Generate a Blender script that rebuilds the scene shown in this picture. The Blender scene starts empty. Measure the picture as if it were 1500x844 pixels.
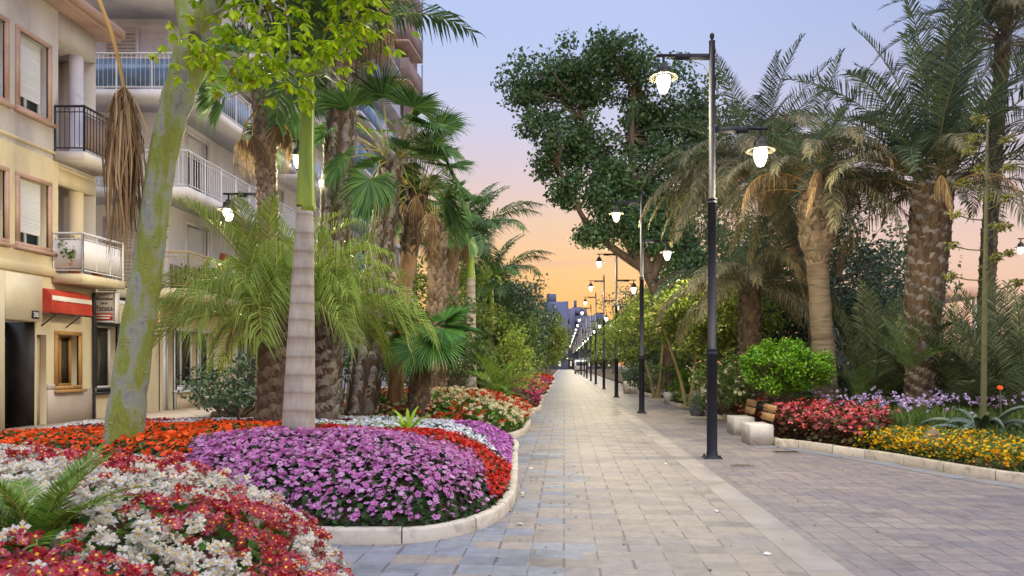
import bpy, math, random
import numpy as np
from mathutils import Vector
rng = np.random.default_rng(7)
random.seed(7)
sc = bpy.context.scene
COL = sc.collection
F, HC, VX, VY = 1000.0, 1.456, 826.0, 533.0
PI = math.pi

# ------------------------------------------------------------------ helpers
def X(u, d): return (u - VX) / F * d
def Z(v, d): return HC + (VY - v) / F * d
def P(u, v, d): return np.array([X(u, d), d, Z(v, d)])
def lin(h):
    if isinstance(h, str):
        h = h.lstrip('#'); c = [int(h[i:i+2], 16) / 255 for i in (0, 2, 4)]
        return tuple(x / 12.92 if x <= .04045 else ((x + .055) / 1.055) ** 2.4 for x in c)
    return tuple(h)
def norm(a): return a / (np.linalg.norm(a, axis=-1, keepdims=True) + 1e-9)

class G:
    """collects geometry in world coordinates, then becomes one mesh object"""
    def __init__(s): s.V = []; s.L = []; s.S = []; s.MI = []; s.n = 0
    def add(s, V, Fc, mi=0):
        V = np.asarray(V, float).reshape(-1, 3)
        s.V.append(V)
        if isinstance(Fc, np.ndarray):
            s.L.append((Fc + s.n).ravel()); s.S.append(np.full(len(Fc), Fc.shape[1])); s.MI.append(np.full(len(Fc), mi))
        else:
            for f in Fc:
                s.L.append(np.asarray(f) + s.n); s.S.append(np.array([len(f)])); s.MI.append(np.array([mi]))
        s.n += len(V); return s
    def inst(s, tpl, M, T, mi=0):
        """copies of a template (verts, faces) under N 3x3 matrices and N offsets"""
        V, Fc = tpl; V = np.asarray(V, float); Fc = np.asarray(Fc)
        W = np.einsum('nij,vj->nvi', M, V) + T[:, None, :]
        N = len(T)
        FF = (Fc[None] + (np.arange(N) * len(V))[:, None, None]).reshape(-1, Fc.shape[1])
        return s.add(W.reshape(-1, 3), FF, mi)
    def build(s, name, mats, parent=None, origin=None, smooth=False):
        V = np.concatenate(s.V); L = np.concatenate(s.L).astype(np.int32); S = np.concatenate(s.S); MI = np.concatenate(s.MI).astype(np.int32)
        if parent is not None: o0 = np.array(parent_world(parent))
        elif origin is not None: o0 = np.array(origin, float)
        else: o0 = np.zeros(3)
        me = bpy.data.meshes.new(name)
        me.vertices.add(len(V)); me.vertices.foreach_set('co', (V - o0).astype(np.float32).ravel())
        me.loops.add(len(L)); me.loops.foreach_set('vertex_index', L)
        me.polygons.add(len(S)); st = np.concatenate([[0], np.cumsum(S)[:-1]]).astype(np.int32)
        me.polygons.foreach_set('loop_start', st)
        me.polygons.foreach_set('material_index', MI)
        if smooth: me.polygons.foreach_set('use_smooth', np.ones(len(S), bool))
        me.update(calc_edges=True); me.validate()
        for m in (mats if isinstance(mats, (list, tuple)) else [mats]): me.materials.append(m)
        o = bpy.data.objects.new(name, me); COL.objects.link(o)
        if parent is not None: o.parent = parent
        else: o.location = o0
        return o
def parent_world(p):
    v = np.zeros(3)
    while p is not None: v = v + np.array(p.location); p = p.parent
    return v
def tag(o, label=None, cat=None, group=None, kind=None):
    if label: o['label'] = label
    if cat: o['category'] = cat
    if group: o['group'] = group
    if kind: o['kind'] = kind
    return o
def thing(name, label, cat, loc, group=None):
    o = bpy.data.objects.new(name, None); COL.objects.link(o); o.location = tuple(float(c) for c in loc)
    o.empty_display_size = .2
    return tag(o, label, cat, group)
def copy_tree(o, parent=None):
    c = o.copy(); COL.objects.link(c)
    if parent is not None: c.parent = parent
    for ch in list(o.children): copy_tree(ch, c)
    return c

BOXF = np.array([[0, 3, 2, 1], [4, 5, 6, 7], [0, 1, 5, 4], [1, 2, 6, 5], [2, 3, 7, 6], [3, 0, 4, 7]])
def box(g, x0, x1, y0, y1, z0, z1, mi=0):
    g.add([[x0, y0, z0], [x1, y0, z0], [x1, y1, z0], [x0, y1, z0], [x0, y0, z1], [x1, y0, z1], [x1, y1, z1], [x0, y1, z1]], BOXF, mi); return g
def bbox(g, x0, x1, y0, y1, z0, z1, b=.012, mi=0):
    """box with bevelled vertical and top edges"""
    def ring(i, z): return [[x0+i+b, y0+i, z], [x1-i-b, y0+i, z], [x1-i, y0+i+b, z], [x1-i, y1-i-b, z], [x1-i-b, y1-i, z], [x0+i+b, y1-i, z], [x0+i, y1-i-b, z], [x0+i, y0+i+b, z]]
    V = ring(0, z0) + ring(0, z1 - b) + ring(b, z1)
    Fc = [list(range(7, -1, -1)), list(range(16, 24))]
    for r in (0, 8):
        for k in range(8): Fc.append([r + k, r + (k+1) % 8, r + 8 + (k+1) % 8, r + 8 + k])
    g.add(V, Fc, mi); return g
def frame_of(T):
    T = norm(np.asarray(T, float)); ref = np.array([0, 0, 1.]) if abs(T[2]) < .9 else np.array([1., 0, 0])
    A = norm(np.cross(ref, T)); return A, np.cross(T, A)
def tube(g, pts, rad, n=8, mi=0, cap=True):
    pts = np.asarray(pts, float); m = len(pts)
    rad = np.full(m, rad) if np.isscalar(rad) else np.asarray(rad, float)
    tan = norm(np.gradient(pts, axis=0)); A, B = frame_of(tan[0]); V = []
    a = np.arange(n) / n * 2 * PI
    for i in range(m):
        A = norm(A - tan[i] * np.dot(A, tan[i])); B = np.cross(tan[i], A)
        V.append(pts[i] + rad[i] * (np.cos(a)[:, None] * A + np.sin(a)[:, None] * B))
    V = np.concatenate(V); k = np.arange(n); Fc = []
    for i in range(m - 1):
        Fc.append(np.stack([i*n + k, i*n + (k+1) % n, (i+1)*n + (k+1) % n, (i+1)*n + k], 1))
    g.add(V, np.concatenate(Fc), mi)
    if cap:
        g.add(V[:n], [list(range(n-1, -1, -1))], mi); g.add(V[-n:], [list(range(n))], mi)
    return g
def spline(pts, n):
    """Catmull-Rom through rows (any dimension)"""
    p = np.asarray(pts, float); p = np.vstack([2*p[0]-p[1], p, 2*p[-1]-p[-2]]); m = len(p) - 3
    t = np.linspace(0, m - 1e-6, n); i = t.astype(int); f = (t - i)[:, None]
    a, b, c, d = p[i], p[i+1], p[i+2], p[i+3]
    return .5 * (2*b + (c-a)*f + (2*a-5*b+4*c-d)*f**2 + (3*b-a-3*c+d)*f**3)
def lathe(g, prof, c=(0, 0, 0), n=16, mi=0):
    prof = np.asarray(prof, float); a = np.arange(n)/n*2*PI
    V = np.stack([prof[:, 0:1]*np.cos(a), prof[:, 0:1]*np.sin(a), np.repeat(prof[:, 1:2], n, 1)], -1).reshape(-1, 3) + np.array(c)
    k = np.arange(n); Fc = [np.stack([i*n+k, i*n+(k+1) % n, (i+1)*n+(k+1) % n, (i+1)*n+k], 1) for i in range(len(prof)-1)]
    g.add(V, np.concatenate(Fc), mi); return g
def prism(g, poly, z0, z1, mi=0):
    n = len(poly); V = [[x, y, z0] for x, y in poly] + [[x, y, z1] for x, y in poly]
    g.add(V, [list(range(n-1, -1, -1)), list(range(n, 2*n))] + [[i, (i+1) % n, n+(i+1) % n, n+i] for i in range(n)], mi); return g
def orient(nrm, spin, scale=1.0):
    """matrices whose z axis is nrm, spun by spin"""
    nrm = norm(nrm); ref = np.where(np.abs(nrm[:, 2:3]) < .95, np.array([[0, 0, 1.]]), np.array([[1., 0, 0]]))
    A = norm(np.cross(ref, nrm)); B = np.cross(nrm, A)
    c, s = np.cos(spin)[:, None], np.sin(spin)[:, None]
    M = np.stack([A*c + B*s, -A*s + B*c, nrm], -1)
    return M * (np.asarray(scale).reshape(-1, 1, 1))
def rand_unit(n): return norm(rng.normal(size=(n, 3)))

# ------------------------------------------------------------------ materials
def nodes_of(name):
    m = bpy.data.materials.new(name); m.use_nodes = True; nt = m.node_tree; nt.nodes.clear()
    out = nt.nodes.new('ShaderNodeOutputMaterial'); return m, nt, out
def ramp(nt, cols, pos=None, interp='LINEAR'):
    r = nt.nodes.new('ShaderNodeValToRGB'); r.color_ramp.interpolation = interp; e = r.color_ramp.elements
    pos = pos or [i / max(1, len(cols)-1) for i in range(len(cols))]
    while len(e) < len(cols): e.new(.5)
    for i, c in enumerate(cols): e[i].position = pos[i]; e[i].color = (*lin(c), 1)
    return r
def noise(nt, scale, detail=4, rough=.6, vec=None):
    t = nt.nodes.new('ShaderNodeTexNoise'); t.inputs['Scale'].default_value = scale; t.inputs['Detail'].default_value = detail; t.inputs['Roughness'].default_value = rough
    if vec is not None: nt.links.new(vec, t.inputs['Vector'])
    return t
def coords(nt, sx=1, sy=1, sz=1):
    c = nt.nodes.new('ShaderNodeTexCoord'); mp = nt.nodes.new('ShaderNodeMapping'); mp.inputs['Scale'].default_value = (sx, sy, sz)
    nt.links.new(c.outputs['Object'], mp.inputs['Vector']); return mp.outputs['Vector']
def mul(nt, a, b, blend='MULTIPLY', fac=1.0):
    m = nt.nodes.new('ShaderNodeMix'); m.data_type = 'RGBA'; m.blend_type = blend; m.inputs[0].default_value = fac
    for s, k in ((a, 6), (b, 7)):
        if isinstance(s, (tuple, list)): m.inputs[k].default_value = (*s, 1)
        else: nt.links.new(s, m.inputs[k])
    return m.outputs[2]
def solid(name, cols, rough=.7, scale=4, stretch=(1, 1, 1), bump=0, bscale=None, metal=0, spec=.4, detail=5, coat=0, lo=.3, hi=.7):
    """surface whose own colour wanders between cols by noise"""
    m, nt, out = nodes_of(name); b = nt.nodes.new('ShaderNodeBsdfPrincipled'); nt.links.new(b.outputs[0], out.inputs[0])
    v = coords(nt, *stretch); t = noise(nt, scale, detail, vec=v)
    cols = cols if isinstance(cols, (list, tuple)) and not isinstance(cols[0], (int, float)) else [cols]
    if len(cols) == 1: cols = [cols[0], cols[0]]
    n = len(cols); r = ramp(nt, cols, [lo + (hi-lo)*i/(n-1) for i in range(n)]); nt.links.new(t.outputs[0], r.inputs[0])
    nt.links.new(r.outputs[0], b.inputs['Base Color'])
    b.inputs['Roughness'].default_value = rough; b.inputs['Metallic'].default_value = metal; b.inputs['Specular IOR Level'].default_value = spec
    if bump:
        t2 = noise(nt, bscale or scale*4, 6, vec=v); bp = nt.nodes.new('ShaderNodeBump'); bp.inputs['Strength'].default_value = bump; bp.inputs['Distance'].default_value = .03
        nt.links.new(t2.outputs[0], bp.inputs['Height']); nt.links.new(bp.outputs[0], b.inputs['Normal'])
    return m
def leafy(name, cols, rough=.5, trans=.3, spec=.35, pos=None, patch=None):
    """leaf or petal: each leaf takes its own colour from cols; each copied object is a little lighter or darker"""
    m, nt, out = nodes_of(name); b = nt.nodes.new('ShaderNodeBsdfPrincipled'); tr = nt.nodes.new('ShaderNodeBsdfTranslucent'); mx = nt.nodes.new('ShaderNodeMixShader')
    g = nt.nodes.new('ShaderNodeNewGeometry'); r = ramp(nt, cols, pos)
    nt.links.new(g.outputs['Random Per Island'], r.inputs[0]); c = r.outputs[0]
    oi = nt.nodes.new('ShaderNodeObjectInfo'); mr = nt.nodes.new('ShaderNodeMapRange'); mr.inputs[3].default_value = .72; mr.inputs[4].default_value = 1.28
    nt.links.new(oi.outputs['Random'], mr.inputs[0]); cc = nt.nodes.new('ShaderNodeCombineColor')
    for k in range(3): nt.links.new(mr.outputs[0], cc.inputs[k])
    c = mul(nt, c, cc.outputs[0])
    nt.links.new(c, b.inputs['Base Color']); nt.links.new(c, tr.inputs[0])
    b.inputs['Roughness'].default_value = rough; b.inputs['Specular IOR Level'].default_value = spec
    mx.inputs[0].default_value = trans; nt.links.new(b.outputs[0], mx.inputs[1]); nt.links.new(tr.outputs[0], mx.inputs[2]); nt.links.new(mx.outputs[0], out.inputs[0])
    return m
def emit(name, c, s):
    m, nt, out = nodes_of(name); e = nt.nodes.new('ShaderNodeEmission'); e.inputs[0].default_value = (*lin(c), 1); e.inputs[1].default_value = s
    nt.links.new(e.outputs[0], out.inputs[0]); return m
def glass(name, c, rough=.08):
    m, nt, out = nodes_of(name); b = nt.nodes.new('ShaderNodeBsdfPrincipled'); nt.links.new(b.outputs[0], out.inputs[0])
    v = coords(nt); t = noise(nt, 1.1, 3, vec=v); r = ramp(nt, [tuple(x*.5 for x in lin(c)), lin(c)], [.35, .65]); nt.links.new(t.outputs[0], r.inputs[0]); nt.links.new(r.outputs[0], b.inputs['Base Color'])
    b.inputs['Roughness'].default_value = rough; b.inputs['Specular IOR Level'].default_value = .6; return m
def paving(name, cols, bw, bh, mortar, msize=.012, shear=.085, rough=.55, scale_n=.5, rowjoint=.22, blue=False):
    m, nt, out = nodes_of(name); b = nt.nodes.new('ShaderNodeBsdfPrincipled'); nt.links.new(b.outputs[0], out.inputs[0])
    geo = nt.nodes.new('ShaderNodeNewGeometry'); sep = nt.nodes.new('ShaderNodeSeparateXYZ'); nt.links.new(geo.outputs['Position'], sep.inputs[0])
    ma = nt.nodes.new('ShaderNodeMath'); ma.operation = 'MULTIPLY_ADD'; ma.inputs[1].default_value = shear
    nt.links.new(sep.outputs[0], ma.inputs[0]); nt.links.new(sep.outputs[1], ma.inputs[2])
    cb = nt.nodes.new('ShaderNodeCombineXYZ'); nt.links.new(sep.outputs[0], cb.inputs[0]); nt.links.new(ma.outputs[0], cb.inputs[1])
    br = nt.nodes.new('ShaderNodeTexBrick'); br.offset = .5; br.inputs['Scale'].default_value = 1; br.inputs['Brick Width'].default_value = bw; br.inputs['Row Height'].default_value = bh
    br.inputs['Mortar Size'].default_value = msize; br.inputs['Mortar Smooth'].default_value = .3; br.inputs['Bias'].default_value = 0
    br.inputs['Color1'].default_value = (0, 0, 0, 1); br.inputs['Color2'].default_value = (1, 1, 1, 1); br.inputs['Mortar'].default_value = (.5, .5, .5, 1)
    nt.links.new(cb.outputs[0], br.inputs['Vector'])
    t = noise(nt, scale_n, 5, .65, geo.outputs['Position']); t2 = noise(nt, 9, 6, .7, geo.outputs['Position'])
    # each stone its own tone, plus broad weathering
    def mth(op, a, b=None, c=None):
        q = nt.nodes.new('ShaderNodeMath'); q.operation = op
        for i, v in enumerate((a, b, c)):
            if v is None: continue
            if isinstance(v, (int, float)): q.inputs[i].default_value = v
            else: nt.links.new(v, q.inputs[i])
        return q.outputs[0]
    row = mth('FLOOR', mth('DIVIDE', ma.outputs[0], bh)); off = mth('MULTIPLY', mth('MODULO', mth('ABSOLUTE', row), 2.0), bw*.5)
    fx = mth('FRACT', mth('DIVIDE', mth('ADD', sep.outputs[0], off), bw)); dist = mth('MULTIPLY', mth('MINIMUM', fx, mth('SUBTRACT', 1.0, fx)), bw)
    wn = nt.nodes.new('ShaderNodeTexWhiteNoise'); wn.noise_dimensions = '2D'; cw = nt.nodes.new('ShaderNodeCombineXYZ'); nt.links.new(row, cw.inputs[1]); nt.links.new(mth('FLOOR', mth('ADD', mth('DIVIDE', mth('ADD', sep.outputs[0], off), bw), .5)), cw.inputs[0]); nt.links.new(cw.outputs[0], wn.inputs['Vector'])
    joint = mth('LESS_THAN', dist, mth('MULTIPLY_ADD', wn.outputs[0], .010, .003))
    wide = mth('ADD', mth('MULTIPLY', br.outputs['Fac'], rowjoint), mth('MULTIPLY', joint, .75))
    wide.node.use_clamp = True
    mx = mul(nt, br.outputs['Color'], t.outputs[0], 'MIX', .55)
    r = ramp(nt, cols, [.25 + .5*i/(len(cols)-1) for i in range(len(cols))]); nt.links.new(mx, r.inputs[0])
    sp = ramp(nt, [(.72, .72, .74), (1.08, 1.07, 1.05)], [.3, .68]); nt.links.new(t2.outputs[0], sp.inputs[0])
    t3 = noise(nt, 1.7, 4, .7, geo.outputs['Position']); st = ramp(nt, [(.66, .64, .64), (1, 1, 1), (1.05, 1.04, 1.02)], [.28, .46, .7]); nt.links.new(t3.outputs[0], st.inputs[0])
    c = mul(nt, mul(nt, r.outputs[0], sp.outputs[0]), st.outputs[0])
    if blue:   # single blue-grey stones laid among the others along the beds
        bm = nt.nodes.new('ShaderNodeMapRange'); bm.inputs[1].default_value = .35; bm.inputs[2].default_value = -.75; bm.inputs[3].default_value = 0; bm.inputs[4].default_value = .85; nt.links.new(sep.outputs[0], bm.inputs[0])
        lg = noise(nt, .35, 2, .5, geo.outputs['Position']); th = mth('MULTIPLY', bm.outputs[0], mth('MULTIPLY_ADD', lg.outputs[0], 1.6, -.05)); w2 = nt.nodes.new('ShaderNodeTexWhiteNoise'); w2.noise_dimensions = '3D'; c3 = nt.nodes.new('ShaderNodeVectorMath'); c3.operation = 'ADD'; c3.inputs[1].default_value = (17.3, 5.1, 3.7); nt.links.new(cw.outputs[0], c3.inputs[0]); nt.links.new(c3.outputs[0], w2.inputs['Vector'])
        mb = nt.nodes.new('ShaderNodeMix'); mb.data_type = 'RGBA'; nt.links.new(mth('LESS_THAN', w2.outputs[0], th), mb.inputs[0]); nt.links.new(c, mb.inputs[6]); nt.links.new(mul(nt, c, (.80, .98, 1.28)), mb.inputs[7]); c = mb.outputs[2]
    m2 = nt.nodes.new('ShaderNodeMix'); m2.data_type = 'RGBA'; nt.links.new(wide, m2.inputs[0]); nt.links.new(c, m2.inputs[6]); m2.inputs[7].default_value = (*lin(mortar), 1)
    nt.links.new(m2.outputs[2], b.inputs['Base Color'])
    rr = nt.nodes.new('ShaderNodeMapRange'); rr.inputs[3].default_value = rough - .12; rr.inputs[4].default_value = rough + .2; nt.links.new(t.outputs[0], rr.inputs[0]); nt.links.new(rr.outputs[0], b.inputs['Roughness'])
    b.inputs['Specular IOR Level'].default_value = .45
    bp = nt.nodes.new('ShaderNodeBump'); bp.invert = True; bp.inputs['Strength'].default_value = .5; bp.inputs['Distance'].default_value = .008
    ad = nt.nodes.new('ShaderNodeMath'); ad.operation = 'MULTIPLY_ADD'; ad.inputs[1].default_value = -.25; nt.links.new(t2.outputs[0], ad.inputs[0]); nt.links.new(wide, ad.inputs[2])
    nt.links.new(ad.outputs[0], bp.inputs['Height']); nt.links.new(bp.outputs[0], b.inputs['Normal'])
    return m
def barkrings(name, cols, ringcols, freq):
    """smooth palm bole with leaf-scar rings"""
    m, nt, out = nodes_of(name); b = nt.nodes.new('ShaderNodeBsdfPrincipled'); nt.links.new(b.outputs[0], out.inputs[0])
    v = coords(nt); t = noise(nt, 3, 5, vec=v); r = ramp(nt, cols, [.3 + .4*i/(len(cols)-1) for i in range(len(cols))]); nt.links.new(t.outputs[0], r.inputs[0])
    w = nt.nodes.new('ShaderNodeTexWave'); w.bands_direction = 'Z'; w.wave_profile = 'SAW'; w.inputs['Scale'].default_value = freq; w.inputs['Distortion'].default_value = 2.6; w.inputs['Detail'].default_value = 3; w.inputs['Detail Scale'].default_value = .6; nt.links.new(v, w.inputs['Vector'])
    rr = ramp(nt, ringcols, [0, .2, .55, 1]); nt.links.new(w.outputs[0], rr.inputs[0])
    t2 = noise(nt, 30, 5, vec=coords(nt, 1, 1, .15)); r2 = ramp(nt, [(.9, .89, .87), (1.05, 1.05, 1.05)], [.35, .65]); nt.links.new(t2.outputs[0], r2.inputs[0])
    c = mul(nt, mul(nt, r.outputs[0], rr.outputs[0]), r2.outputs[0]); nt.links.new(c, b.inputs['Base Color']); b.inputs['Roughness'].default_value = .75
    bp = nt.nodes.new('ShaderNodeBump'); bp.inputs['Strength'].default_value = .4; bp.inputs['Distance'].default_value = .02; nt.links.new(w.outputs[0], bp.inputs['Height']); nt.links.new(bp.outputs[0], b.inputs['Normal'])
    return m

MT = {}
MT['pave'] = paving('promenade_pavers', ['#7b7472', '#8e857d', '#9a8f85', '#867f80', '#a1958a'], .51, .222, '#4c4745', blue=True)
MT['plaza'] = paving('plaza_pavers', ['#746e74', '#877d7c', '#91867f', '#7b7579', '#968b84'], .42, .21, '#595156', shear=.085, rowjoint=.4)
MT['blue'] = paving('blue_grey_pavers', ['#7a838f', '#8a8684', '#828d9a', '#8f8780', '#7d8898'], .51, .222, '#5c5f66')
MT['strip'] = solid('channel_stone', ['#857d77', '#9a9189', '#a39a90'], .6, 1.6, bump=.15, bscale=20)
def stone(name, cols, rough=.75):
    m, nt, out = nodes_of(name); b = nt.nodes.new('ShaderNodeBsdfPrincipled'); nt.links.new(b.outputs[0], out.inputs[0]); g = nt.nodes.new('ShaderNodeNewGeometry')
    r = ramp(nt, cols); nt.links.new(g.outputs['Random Per Island'], r.inputs[0]); t = noise(nt, 7, 6, .7, g.outputs['Position']); q = ramp(nt, [(.55, .53, .5), (1, 1, 1), (1.06, 1.05, 1.04)], [.3, .5, .7]); nt.links.new(t.outputs[0], q.inputs[0])
    nt.links.new(mul(nt, r.outputs[0], q.outputs[0]), b.inputs['Base Color']); b.inputs['Roughness'].default_value = rough
    bp = nt.nodes.new('ShaderNodeBump'); bp.inputs['Strength'].default_value = .35; bp.inputs['Distance'].default_value = .01; t2 = noise(nt, 45, 5, .7, g.outputs['Position']); nt.links.new(t2.outputs[0], bp.inputs['Height']); nt.links.new(bp.outputs[0], b.inputs['Normal']); return m
MT['kerb'] = stone('kerb_stone', ['#b3a998', '#c6bca9', '#bdb2a0', '#d0c6b4', '#a79d8e'])
MT['soil'] = solid('garden_soil', ['#33291f', '#4f4230', '#5d4f3a'], .95, 3, bump=.6, bscale=25)
MT['ground'] = solid('sandy_ground', ['#6b6255', '#8a7f6f', '#9a8f7f'], .9, .4, bump=.2)
MT['road'] = solid('street_asphalt', ['#7f7a76', '#98918a', '#a49c93'], .85, .8, bump=.2, bscale=60)
MT['walk'] = solid('sidewalk_slabs', ['#b3a08c', '#c2b09a', '#cbbba6'], .8, 1.2, bump=.1)
MT['sea'] = solid('sea_water', ['#5b7396', '#7f93b5'], .15, .2, bump=.3, bscale=1)
MT['lamp'] = solid('lamp_paint', ['#1d1f28', '#252731', '#2e2f38'], .62, 6, stretch=(1, 1, .2), spec=.3, bump=.05)
MT['globe'] = emit('lamp_globe_light', (1, .95, .74), 5)
MT['globe_far'] = emit('far_lamp_globe_light', (1, .95, .70), 40)
MT['shade'] = solid('lamp_shade_metal', ['#2c2c2a', '#3d3b32'], .5, 5, metal=.2)
MT['white_conc'] = solid('white_concrete', ['#a49d90', '#c6c0b4', '#cfc9be', '#d6d1c6'], .8, 5, bump=.2, bscale=60, detail=8)
MT['wood'] = solid('bench_timber', ['#8f6b42', '#ab8455', '#9c764b'], .65, 3, stretch=(8, 1, 8), bump=.1)
MT['dark_metal'] = solid('dark_metal', ['#2a2a2d', '#3a3a3c'], .5, 8, metal=.5)
MT['rock'] = solid('boulder_stone', ['#3f4148', '#5a5c62', '#70706f'], .85, 3, bump=.5)
MT['rock2'] = solid('flat_rock', ['#6f6450', '#8a7d66', '#9b8e77'], .9, 3, bump=.6)

MT['fan'] = leafy('fan_palm_leaf', ['#31502a', '#456c34', '#5a823e', '#76964a', '#496c3a'], .42, .3)
MT['fan_b'] = leafy('bright_fan_leaf', ['#36622a', '#47782f', '#64923a', '#2f5528'], .42, .25)
MT['date'] = leafy('date_palm_leaf', ['#30443a', '#40543e', '#4e6046', '#5e6a4c'], .5, .22)
MT['date_b'] = leafy('date_palm_brown_leaf', ['#565c42', '#6f6e52', '#857c5c', '#968a66', '#586247'], .65, .22)
MT['jelly'] = leafy('jelly_palm_leaf', ['#728e34', '#90aa42', '#aebc54', '#688838', '#c0c464'], .45, .35)
MT['royal'] = leafy('royal_palm_leaf', ['#36502f', '#486638', '#5a7846'], .45, .25)
MT['cycad'] = leafy('cycad_leaf', ['#4f7026', '#6d9032', '#8aa540', '#5a7e30'], .38, .3)
MT['dry'] = leafy('dry_palm_leaf', ['#6e5a42', '#947a58', '#b0966c', '#80694c', '#4e4032'], .85, .15)
MT['petiole'] = solid('petiole', ['#8f8a4a', '#a39a55'], .5, 4)
MT['dpetiole'] = solid('dark_petiole', ['#4c5034', '#656240'], .5, 4)
MT['dryp'] = solid('dry_petiole', ['#a37f3f', '#b8954f'], .6, 4)
MT['boot'] = leafy('palm_boot_fibre', ['#52443a', '#6f5e4c', '#8b7a64', '#6a5a50', '#97866e'], .85, 0)
MT['boot_g'] = leafy('grey_palm_boots', ['#5a5450', '#766e66', '#958b7f', '#6a6460', '#a19688'], .85, 0)
MT['boot_d'] = leafy('dark_palm_boots', ['#3d352d', '#55493a', '#6b5c48', '#4a4036'], .85, 0)
MT['fibre'] = solid('palm_fibre', ['#3c3128', '#5d4d3c', '#75624b'], .9, 5, stretch=(3, 3, .6), bump=.8, bscale=20)
MT['fibre_o'] = solid('shaved_palm_trunk', ['#6b5038', '#876a4a', '#9c7d58', '#7a5d40'], .85, 4, stretch=(2, 2, .5), bump=.6, bscale=25)
MT['royal_bole'] = barkrings('royal_palm_bole', ['#908b80', '#a9a498', '#b8b3a8'], [(.62, .54, .45), (1.0, 1.0, 1.0), (1.06, 1.06, 1.07), (.84, .78, .71)], 1.55)
MT['shaft'] = solid('green_crownshaft', ['#5d7a1c', '#7f9a26', '#8fa83a'], .35, 2.2, stretch=(4, 4, .5), spec=.5)
MT['ceiba'] = solid('green_spiny_bark', ['#4a4538', '#77776c', '#858e88', '#8d957c', '#828d50', '#77842f', '#86913c', '#6f6a44', '#8f7e64'], .65, 3.2, stretch=(1.8, 1.8, .6), bump=.5, bscale=26, lo=.27, hi=.72, detail=8)
MT['spine'] = solid('bark_spines', ['#8d8b72', '#a5a188'], .6, 5)
MT['ceiba_leaf'] = leafy('palmate_leaf', ['#6a920e', '#8cb014', '#a8c61e', '#c2d42c', '#789e14', '#8a7a20'], .4, .5)
MT['fig'] = leafy('fig_leaf', ['#2e4630', '#3d5838', '#4d6a42', '#60784c'], .45, .28)
MT['olive'] = leafy('lamplit_tree_leaf', ['#4e6428', '#6a7f30', '#86933c', '#5c7230', '#979f48'], .5, .35)  # yellow green of the lamplight is put into this leaf colour
MT['darktree'] = leafy('dark_tree_leaf', ['#364a38', '#465c42', '#566a4c', '#3e5248'], .5, .25)
MT['midtree'] = leafy('mid_tree_leaf', ['#48622f', '#5f7a3c', '#748a48', '#526c3c'], .5, .35)
MT['topiary'] = leafy('bright_shrub_leaf', ['#3a620f', '#4f7e17', '#66921e', '#7ca42a'], .4, .3)
MT['bark'] = solid('tree_bark', ['#463b31', '#65574a', '#7a6a58'], .85, 4, stretch=(3, 3, .6), bump=.6)
MT['bark_l'] = solid('pale_tree_bark', ['#7a6a4c', '#98865f', '#a8976f'], .8, 4, stretch=(3, 3, .6), bump=.4)
MT['bedleaf'] = leafy('bedding_leaf', ['#1f3218', '#2c4620', '#3d5a2a', '#4b6a30'], .5, .25)
MT['begleaf'] = leafy('begonia_leaf', ['#477826', '#629a30', '#80b23e', '#3f6a24', '#7a4a38'], .4, .4)
MT['bronze'] = leafy('bronze_begonia_leaf', ['#432a22', '#5c342a', '#5a4a2c', '#44522a'], .4, .3)
MT['grass'] = leafy('tall_garden_grass', ['#3d5a24', '#557030', '#6d8640', '#7c8a4a'], .55, .35)
MT['lime'] = leafy('strap_leaf', ['#6f9a1c', '#8fb52a', '#a5c83c'], .4, .4)
MT['juv'] = leafy('young_date_leaf', ['#4c5c44', '#5f6f50', '#73805c', '#828c66'], .5, .25)
MT['ringed'] = solid('fine_ringed_bole', ['#5d5242', '#7b6e58', '#8d8068', '#70644f'], .85, 2.5, stretch=(.8, .8, 7), bump=.7, bscale=9)
MT['agave'] = solid('agave_leaf', ['#4c6058', '#63766a', '#7d8a72'], .5, 3, stretch=(1, 1, 1))
MT['stalk'] = solid('agave_stalk', ['#56593a', '#6e7048'], .7, 5)
MT['umbel'] = leafy('agave_flower', ['#7d8540', '#98994e', '#a39a56'], .6, .3)
# petals
MT['purple'] = leafy('lilac_petunia_petal', ['#d468b8', '#e284ca', '#eea4da', '#da74be', '#f6c4e8', '#b85aa0'], .6, .35)
MT['purple_eye'] = leafy('petunia_eye', ['#9a3aa4', '#ecd8f0', '#a744ae', '#8a2e98'], .6, .2)
MT['violet'] = leafy('violet_petal', ['#b458b0', '#c66cbe', '#d484ce', '#ba60b4'], .55, .35)
MT['magenta'] = leafy('magenta_petal', ['#8a1650', '#a51c60', '#b9306f', '#7a1446'], .55, .3)
MT['orange'] = leafy('orange_petal', ['#e0400c', '#f0561a', '#f56a24', '#d63a10'], .55, .35)
MT['red'] = leafy('red_petal', ['#b3121a', '#cf1f1c', '#dd3522', '#9c0f1c'], .55, .3)
MT['begred'] = leafy('red_begonia_petal', ['#b81426', '#d02636', '#dd4a62', '#c41c2e', '#ea8098', '#e2607a'], .5, .35)
MT['pinkred'] = leafy('pink_red_petal', ['#b8405a', '#cc5c74', '#dc8094', '#c04a60', '#a83048'], .55, .35)
MT['white'] = leafy('white_petal', ['#f2efe4', '#faf8f0', '#f4efd8', '#fcfaf6'], .5, .3)
MT['cream'] = leafy('cream_petal', ['#d8d0a4', '#e6dfb8', '#eee8cc'], .5, .35)
MT['alys'] = leafy('white_alyssum', ['#cfd6e4', '#e2e6ee', '#eef0f4'], .5, .3)
MT['yellow'] = leafy('yellow_petal', ['#dcae0a', '#e8c410', '#f0d022', '#e0a80c', '#e09a10'], .5, .35)
MT['lilac'] = leafy('pale_lilac_petal', ['#b49ccc', '#c6b0da', '#d4c2e2'], .5, .35)
MT['stamen'] = solid('yellow_stamen', ['#d8a81c', '#ecc038'], .6)
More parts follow.
